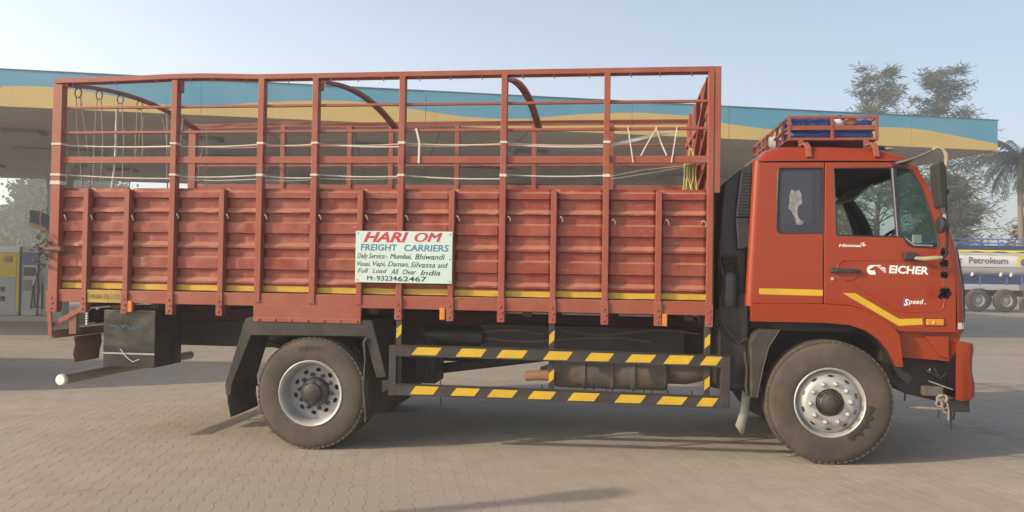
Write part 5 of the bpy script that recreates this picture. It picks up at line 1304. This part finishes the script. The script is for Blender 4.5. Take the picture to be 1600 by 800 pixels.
for (X, Y) in ((-13.05, 23.0), (-7.9, 23.9), (-1.0, 25.6), (6.0, 26.8), (-7.0, 29.0), (0.6, 30.2), (-20.5, 21.9)):
    u, v = canopy_uv(X, Y)
    h = 0.24
    col = MB()
    zs = [(-0.016, h), (3.75, h), (4.0, h + 0.03), (4.3, h + 0.16), (4.6, h + 0.42), (4.83, h + 0.85)]
    vs = []; fs = []
    for z, r in zs:
        vs += [(u - r, v - h - (r - h) * 0.4, z), (u + r, v - h - (r - h) * 0.4, z), (u + r, v + h + (r - h) * 0.4, z), (u - r, v + h + (r - h) * 0.4, z)]
    for q in range(len(zs) - 1):
        for k in range(4): fs.append((4 * q + k, 4 * q + (k + 1) % 4, 4 * q + 4 + (k + 1) % 4, 4 * q + 4 + k))
    fs += [(3, 2, 1, 0), tuple(range(len(vs) - 4, len(vs)))]
    col.add(vs, fs); col.build('canopy_column', 'concrete', canopy, smooth=30)
# brand swoosh board fixed to the left column
sw_ = empty('brand_board', (-13.15, 22.55, 2.3), 0.16, 'dark blue quarter round brand board with tan arc on the left column', 'sign')
def arcpts(r, a0, a1, n=14): return [(r * math.cos(lerp(a0, a1, k / n)), r * math.sin(lerp(a0, a1, k / n))) for k in range(n + 1)]
outer = arcpts(0.98, R(8), R(90)); inner = arcpts(0.50, R(90), R(8)); mid = arcpts(0.62, R(8), R(90))
plate('blue_arc', 'swoosh_blue', [(x - 0.42, z - 0.16) for x, z in outer + arcpts(0.62, R(90), R(8))], (), -0.05, 0.0, sw_)
plate('tan_arc', 'swoosh_tan', [(x - 0.42, z - 0.16) for x, z in mid + inner], (), -0.04, 0.0, sw_)
# pump island and dispensers
isl = MB().box(-7.0, 1.6, -0.75, 0.75, -0.02, 0.14).build('island_kerb', 'concrete', bevel=0.03)
isl.location = (-13.2, 23.3, 0); isl.rotation_euler = (0, 0, CA); tag(isl, None, None, None, 'structure')
def dispenser(X, Y, w, parts, label, hose):
    d = empty('fuel_dispenser', (X, Y, 0.14), CA, label, 'fuel pump', 'fuel pumps on the island')
    H = 1.95
    MB().box(-w / 2, w / 2, 0.0, 0.5, 0.0, H).build('casing', parts[0], d, bevel=0.015)
    for nm, m, x0, x1, z0, z1 in parts[1]:
        MB().box(x0 * w / 2, x1 * w / 2, -0.02, 0.001, z0 * H, z1 * H).build(nm, m, d, bevel=0.005)
    if hose:
        s_ = hose
        MB().tube([(s_ * w / 2, -0.04, 0.62 * H), (s_ * (w / 2 + 0.10), -0.08, 0.40 * H), (s_ * (w / 2 + 0.06), -0.08, 0.14 * H), (s_ * (w / 2 - 0.12), -0.06, 0.10 * H), (s_ * (w / 2 - 0.08), -0.03, 0.45 * H)], 0.022, 8).build('hose', 'rubber', d, smooth=50)
        MB().bar((s_ * (w / 2 - 0.08), -0.05, 0.45 * H), (s_ * (w / 2 - 0.02), -0.07, 0.55 * H), 0.04, 0.06).build('nozzle', 'pump_grey', d)
    return d
dispenser(-14.30, 22.70, 0.62, ('pump_grey', [('header', 'pump_white', -1, 1, 0.92, 1.0), ('brand_panel', 'pump_yellow', -0.95, 0.75, 0.55, 0.91), ('red_patch', 'pump_red', -0.4, 0.45, 0.76, 0.86), ('lower_panel', 'pump_grey', -0.95, 0.75, 0.04, 0.53), ('side_strip', 'pump_yellow', 0.78, 1.0, 0.04, 0.91), ('slot', 'screen', -0.55, -0.1, 0.34, 0.42), ('slot', 'screen', -0.55, -0.1, 0.20, 0.28)]), 'yellow and white fuel pump with red patch at the left edge', 0)
dispenser(-13.72, 22.78, 0.40, ('pump_grey', [('header', 'pump_blue', -0.9, 0.9, 0.74, 0.92), ('screen', 'screen', -0.8, 0.8, 0.58, 0.70), ('keypad', 'lamp_dark', -0.8, 0.8, 0.36, 0.52)]), 'narrow grey fuel pump with dark blue header and screens', 1)
dispenser(-13.24, 22.95, 0.56, ('pump_grey', [('header', 'pump_grey', -0.95, 0.95, 0.80, 0.98), ('brand_panel', 'pump_yellow', 0.0, 0.9, 0.70, 0.92), ('slot', 'screen', -0.3, 0.1, 0.52, 0.62), ('pipe_cover', 'pump_white', -1.0, -0.75, 0.02, 0.60)]), 'grey fuel pump with yellow panel beside the canopy column', -1)

# ------------------------------------------------------------------ trees
def limb_tree(name, loc, H, spread, label, cat, leafm, seed, nl, leaf, droop, trunk_r, first=0.25, clumps=60, fil=1.0, lean=(0, 0)):
    rnd = random.Random(seed)
    t = empty(name, loc, 0, label, cat)
    tk = MB(); cr = MB()
    tops = []
    pts = [Vector((lean[0] * (k / 8) ** 1.5 + rnd.gauss(0, 0.01) * H * (k > 0), lean[1] * k / 8, H * 0.92 * k / 8)) for k in range(9)]
    tk.tube(pts, [trunk_r * (1 - 0.9 * k / 8) + 0.015 for k in range(9)], 8)
    for c in range(clumps):
        f = first + (1 - first) * (c + rnd.random()) / clumps
        k = min(7, int(f * 8)); base = pts[k].lerp(pts[k + 1], f * 8 - k)
        ang = rnd.uniform(0, 2 * math.pi)
        ln = spread * (1.15 - 0.85 * f) * rnd.uniform(0.45, 1.1)
        d = Vector((math.cos(ang), math.sin(ang), rnd.uniform(0.15, 0.75)))
        tip = base + d * ln
        midp = base + d * ln * 0.5 + Vector((0, 0, ln * 0.06))
        tk.tube([base, midp, tip], [trunk_r * 0.32 * (1.1 - f), trunk_r * 0.2 * (1.1 - f), 0.012], 5)
        tops.append((midp, tip, ln))
    for midp, tip, ln in tops:
        for q in range(nl):
            s_ = rnd.random() ** 0.7
            p = midp.lerp(tip, s_) + Vector((rnd.gauss(0, 1), rnd.gauss(0, 1), rnd.gauss(0, 0.8))) * ln * 0.17 * fil
            a = rnd.uniform(0, 6.28)
            d = Vector((math.cos(a), math.sin(a), rnd.uniform(-0.6, 0.9) - droop)).normalized()
            w = d.cross(Vector((rnd.gauss(0, 1), rnd.gauss(0, 1), rnd.gauss(0, 1)))).normalized()
            L_ = leaf[0] * rnd.uniform(0.5, 1.3); W_ = leaf[1] * rnd.uniform(0.6, 1.2)
            cr.add([p, p + d * L_ * 0.5 + w * W_, p + d * L_, p + d * L_ * 0.5 - w * W_], [(0, 1, 2, 3)])
    tk.build('trunk', 'bark', t, smooth=60)
    me = bpy.data.meshes.new('crown'); me.from_pydata([tuple(v) for v in cr.v], [], cr.f); me.materials.append(M[leafm])
    link(bpy.data.objects.new('crown', me), t)
    return t
limb_tree('casuarina_tree', (26.6, 58.0, 0), 17.6, 4.4, 'tall feathery casuarina with the left hand of two tops above the canopy end', 'tree', 'needle', 21, 95, (0.62, 0.036), 0.05, 0.24, 0.30, 92, 0.8)
limb_tree('casuarina_tree', (31.4, 59.0, 0), 18.2, 5.0, 'tall feathery casuarina with the right hand of two tops above the canopy end', 'tree', 'needle', 22, 100, (0.62, 0.036), 0.05, 0.26, 0.26, 104, 0.8)
limb_tree('casuarina_tree', (27.6, 51.0, 0), 8.6, 3.2, 'lower casuarina foliage seen between the cab front and palm', 'tree', 'needle', 23, 190, (0.55, 0.045), 0.2, 0.22, 0.35, 46)
limb_tree('leafy_tree', (13.2, 50.0, 0), 7.2, 3.6, 'green tree seen through the gap behind the cab', 'tree', 'broadleaf', 24, 220, (0.36, 0.13), 0.0, 0.22, 0.12, 54)
limb_tree('leafy_tree', (21.5, 55.0, 0), 8.6, 4.2, 'green tree seen through the cab windscreen', 'tree', 'broadleaf', 25, 110, (0.36, 0.13), 0.0, 0.25, 0.15, 56)
limb_tree('leafy_tree', (-47.0, 84.0, 0), 11.0, 7.4, 'dense hazy tree beyond the pumps at the left edge', 'tree', 'broadleaf', 26, 420, (0.62, 0.24), 0.0, 0.3, 0.05, 74)
limb_tree('leafy_tree', (-53.0, 86.0, 0), 6.6, 5.6, 'low hazy shrubby tree at the very left edge behind the first pump', 'tree', 'broadleaf', 27, 360, (0.62, 0.24), 0.0, 0.25, 0.05, 50)
limb_tree('dry_tree', (32.6, 50.0, 0), 5.6, 2.6, 'sparse brownish tree rising above the tanker at the right edge', 'tree', 'dryleaf', 28, 44, (0.26, 0.09), 0.0, 0.12, 0.35, 40)
# palm
pl = empty('palm_tree', (27.4, 43.2, 0), 0, 'coconut palm with drooping grey green fronds at the right edge', 'tree')
rnd = random.Random(31)
PH = 8.1
MB().tube([(0.25, 0, 0), (0.15, 0, PH * 0.3), (0.05, 0, PH * 0.7), (0, 0, PH)], [0.22, 0.16, 0.14, 0.17], 10).build('trunk', 'bark', pl, smooth=60)
for k in range(26):
    a = 2 * math.pi * (k * 0.382) + rnd.uniform(-0.2, 0.2)
    el = rnd.choice((1.15, 0.8, 0.5, 0.2, -0.1, -0.35, -0.6)) + rnd.uniform(-0.12, 0.12)
    Lf = rnd.uniform(2.4, 3.1)
    d = Vector((math.cos(a), math.sin(a), 0)); side = Vector((-math.sin(a), math.cos(a), 0))
    pts = []
    p = Vector((0, 0, PH)); e = el
    for q in range(12):
        pts.append(p.copy()); p = p + (d * math.cos(e) + Vector((0, 0, math.sin(e)))) * Lf / 12; e -= 0.13
    fr = MB().tube(pts, [0.035 * (1 - q / 13) for q in range(12)], 5)
    for q in range(1, 12):
        for s_ in (-1, 1):
            for r_ in range(3):
                c = pts[q - 1].lerp(pts[q], r_ / 3.0)
                ll = 0.75 * math.sin(math.pi * (q + 1.2) / 14) * rnd.uniform(0.8, 1.1)
                t = (pts[q] - pts[q - 1]).normalized()
                tip = c + side * s_ * ll * 0.62 + t * ll * 0.45 + Vector((0, 0, -ll * rnd.uniform(0.45, 0.8)))
                fr.add([c - t * 0.024, c + t * 0.024, c.lerp(tip, 0.6) + t * 0.03, tip, c.lerp(tip, 0.6) - t * 0.03], [(0, 1, 2, 3, 4)])
    fr.build('frond', 'palmleaf', pl)

# ------------------------------------------------------------------ road tanker at the far right
tk = empty('tanker_truck', (22.0, 39.0, 0), 0.0, 'white and blue petroleum tanker parked beyond the canopy at the right', 'tanker truck')
TX0, TX1 = -3.2, 3.6
sec = [(1.15 * math.copysign(abs(math.cos(t)) ** 0.75, math.cos(t)), 2.36 + 0.68 * math.copysign(abs(math.sin(t)) ** 0.75, math.sin(t))) for t in [2 * math.pi * k / 32 for k in range(32)]]
tank = MB()
xs = [TX0, TX0 + 0.02, TX1 - 0.02, TX1]
rows = [[(x, 1.2 + y * (0.93 if i in (0, 3) else 1), 2.36 + (z - 2.36) * (0.93 if i in (0, 3) else 1)) for y, z in sec + sec[:1]] for i, x in enumerate(xs)]
tank.grid(rows); tank.f += [tuple(range(32)), tuple(range(33 * 3, 33 * 3 + 32))]
tko = tank.build('tank', 'tank_white', tk, smooth=40)
ym = MB(); n = 40
ym.grid([[(lerp(TX0 + 0.05, TX1 - 0.05, k / n), 0.045, 2.93 + 0.03 * math.sin(k * 0.9)), (lerp(TX0 + 0.05, TX1 - 0.05, k / n), 0.085, 3.015)] for k in range(n + 1)])
ym.build('yellow_band', 'tank_yellow', tko)
MB().box(TX0 + 0.05, TX1 - 0.05, 0.028, 0.034, 2.155, 2.185).build('blue_line', 'tank_text', tko)
MB().box(TX0, TX1, 0.20, 2.2, 3.02, 3.20).build('tank_crown', 'chassis_blue', tko, bevel=0.04)
rl = MB()
for z in (3.36, 3.56): rl.box(TX0, TX1, 0.26, 0.30, z - 0.03, z + 0.03)
for k in range(9): rl.box(lerp(TX0, TX1 - 0.06, k / 8), lerp(TX0, TX1 - 0.06, k / 8) + 0.05, 0.262, 0.298, 3.18, 3.55)
for k in range(5): rl.lathe([(0.0, 0.22), (0.22, 0.2), (0.24, 0.0)], (lerp(-2.3, 2.7, k / 4), 1.2, 3.2), 14, 'z')
rl.box(TX0, TX1, 0.5, 1.9, 3.22, 3.26)
rl.build('walkway_rail', 'tank_blue', tko)
lettering([('Bharat', -1.42, -0.02, 2.36, 0.31, 0.012, 0), ('Petroleum', 0.30, 2.20, 2.36, 0.31, 0.012, 0)], 'tank_text', 0.035, tko)
em = MB().lathe([(0.34, 0.0), (0.0, -0.004)], (2.98, 0.033, 2.48), 24); em.build('round_emblem', 'tank_yellow', tko)
MB().lathe([(0.2, -0.006), (0.0, -0.01)], (3.02, 0.033, 2.42), 20).build('emblem_core', 'tank_blue', tko)
MB().box(TX0, TX1, 0.55, 1.85, 1.35, 1.70).build('chassis', 'chassis_blue', tk)
MB().box(-3.3, 3.4, 0.14, 0.18, 1.36, 1.78).build('side_rail', 'chassis_blue', tk)
for x in (-2.6, -1.4, -0.2, 0.9, 2.2, 2.95): MB().box(x - 0.05, x + 0.05, 0.10, 0.135, 1.32, 1.72).build('tank_support', 'tank_blue', tk)
for x in (0.45, 1.85, 2.35): MB().bar((x, 0.06, 1.74), (x + 0.05, 0.06, 1.92), 0.05, 0.09).build('reflector', 'decal_white', tk)
MB().bar((3.0, 0.1, 1.40), (3.45, 0.1, 0.85), 0.05, 0.08).build('mudguard_stay', 'pump_grey', tk)
def tanker_wheel(x):
    w = MB().lathe([(0.30, 0.03), (0.33, 0.0), (0.46, 0.0), (0.54, 0.04), (0.56, 0.08), (0.56, 0.26), (0.3, 0.28)], (x, 0.0, 0.56), 32).build('wheel', 'tyre', tk, smooth=35)
    MB().lathe([(0.31, 0.03), (0.26, 0.06), (0.24, 0.16), (0.14, 0.16), (0.12, 0.06), (0.0, 0.05)], (x, 0.0, 0.56), 24).build('rim', 'old_silver', w, smooth=40)
for x in (0.78, 2.14, -3.0, -5.6): tanker_wheel(x)
for x in (0.78, 2.14, -5.6):
    MB().lathe([(0.0, 0.0), (0.54, 0.02), (0.56, 0.06), (0.56, 0.26), (0.0, 0.28)], (x, 2.1, 0.56), 24).build('wheel', 'tyre', tk, smooth=35)
cabt = MB().prism([(-6.6, 0.75), (-4.6, 0.75), (-4.6, 3.0), (-6.2, 3.0), (-6.55, 2.0)], 0.05, 2.35).build('cab', 'tank_white', tk, bevel=0.05)
plate('cab_window', 'screen', [(-6.25, 1.95), (-5.3, 1.95), (-5.3, 2.7), (-6.05, 2.7)], (), 0.03, 0.052, cabt)
MB().box(-6.6, 3.4, 0.7, 1.7, 0.75, 1.05).build('frame', 'black_steel', tk)

# ------------------------------------------------------------------ out of frame: what throws the two stray shadows
bt = empty('added_shadow_truck', (-8.55, 10.05, -0.1), -0.02, 'added unseen box truck outside the left edge, throws a shadow', 'truck')
MB().box(-5.6, 0.0, 0.0, 1.85, 0.95, 2.66).build('added_cargo_box', 'pump_grey', bt, bevel=0.02)
MB().prism([(-7.3, 0.5), (-5.65, 0.5), (-5.65, 2.5), (-6.9, 2.5), (-7.25, 1.6)], 0.05, 2.15).build('cab', 'pump_white', bt, bevel=0.04)
MB().box(-7.0, -0.2, 0.5, 1.7, 0.6, 0.9).build('frame', 'black_steel', bt)
for x in (-6.3, -1.3):
    for y in (0.0, 1.9):
        MB().lathe([(0.0, 0.0), (0.42, 0.0), (0.45, 0.03), (0.45, 0.27), (0.0, 0.28)], (x, y, 0.45), 28).build('wheel', 'tyre', bt, smooth=35)
lp = empty('lamp_post', (-8.75, 2.53, -0.08), 0, 'grey forecourt lamp post standing outside the left edge', 'lamp post')
MB().tube([(0, 0, -0.016), (0, 0, 2.5), (0, 0, 4.55)], [0.11, 0.09, 0.075], 12).build('pole', 'pump_grey', lp, smooth=50)
MB().lathe([(0.0, 4.82), (0.12, 4.80), (0.15, 4.7), (0.12, 4.55), (0.0, 4.53)], (0, 0, 0), 16, 'z').build('lantern', 'pump_white', lp, smooth=50)

# ------------------------------------------------------------------ morning haze
hz = MB().box(-120, 120, -40, 190, -1.2, 20.5).build('haze', 'concrete')
hm = bpy.data.materials.new('haze_air'); hm.use_nodes = True
hn = hm.node_tree
for q in list(hn.nodes):
    if q.type != 'OUTPUT_MATERIAL': hn.nodes.remove(q)
pv = hn.nodes.new('ShaderNodeVolumePrincipled')
pv.inputs['Color'].default_value = (0.93, 0.95, 1.0, 1)
pv.inputs['Density'].default_value = 0.0042
pv.inputs['Anisotropy'].default_value = 0.5
hn.links.new(pv.outputs[0], [q for q in hn.nodes if q.type == 'OUTPUT_MATERIAL'][0].inputs['Volume'])
hz.data.materials.clear(); hz.data.materials.append(hm)
tag(hz, 'thin pale haze lying over the forecourt', None, None, 'stuff')
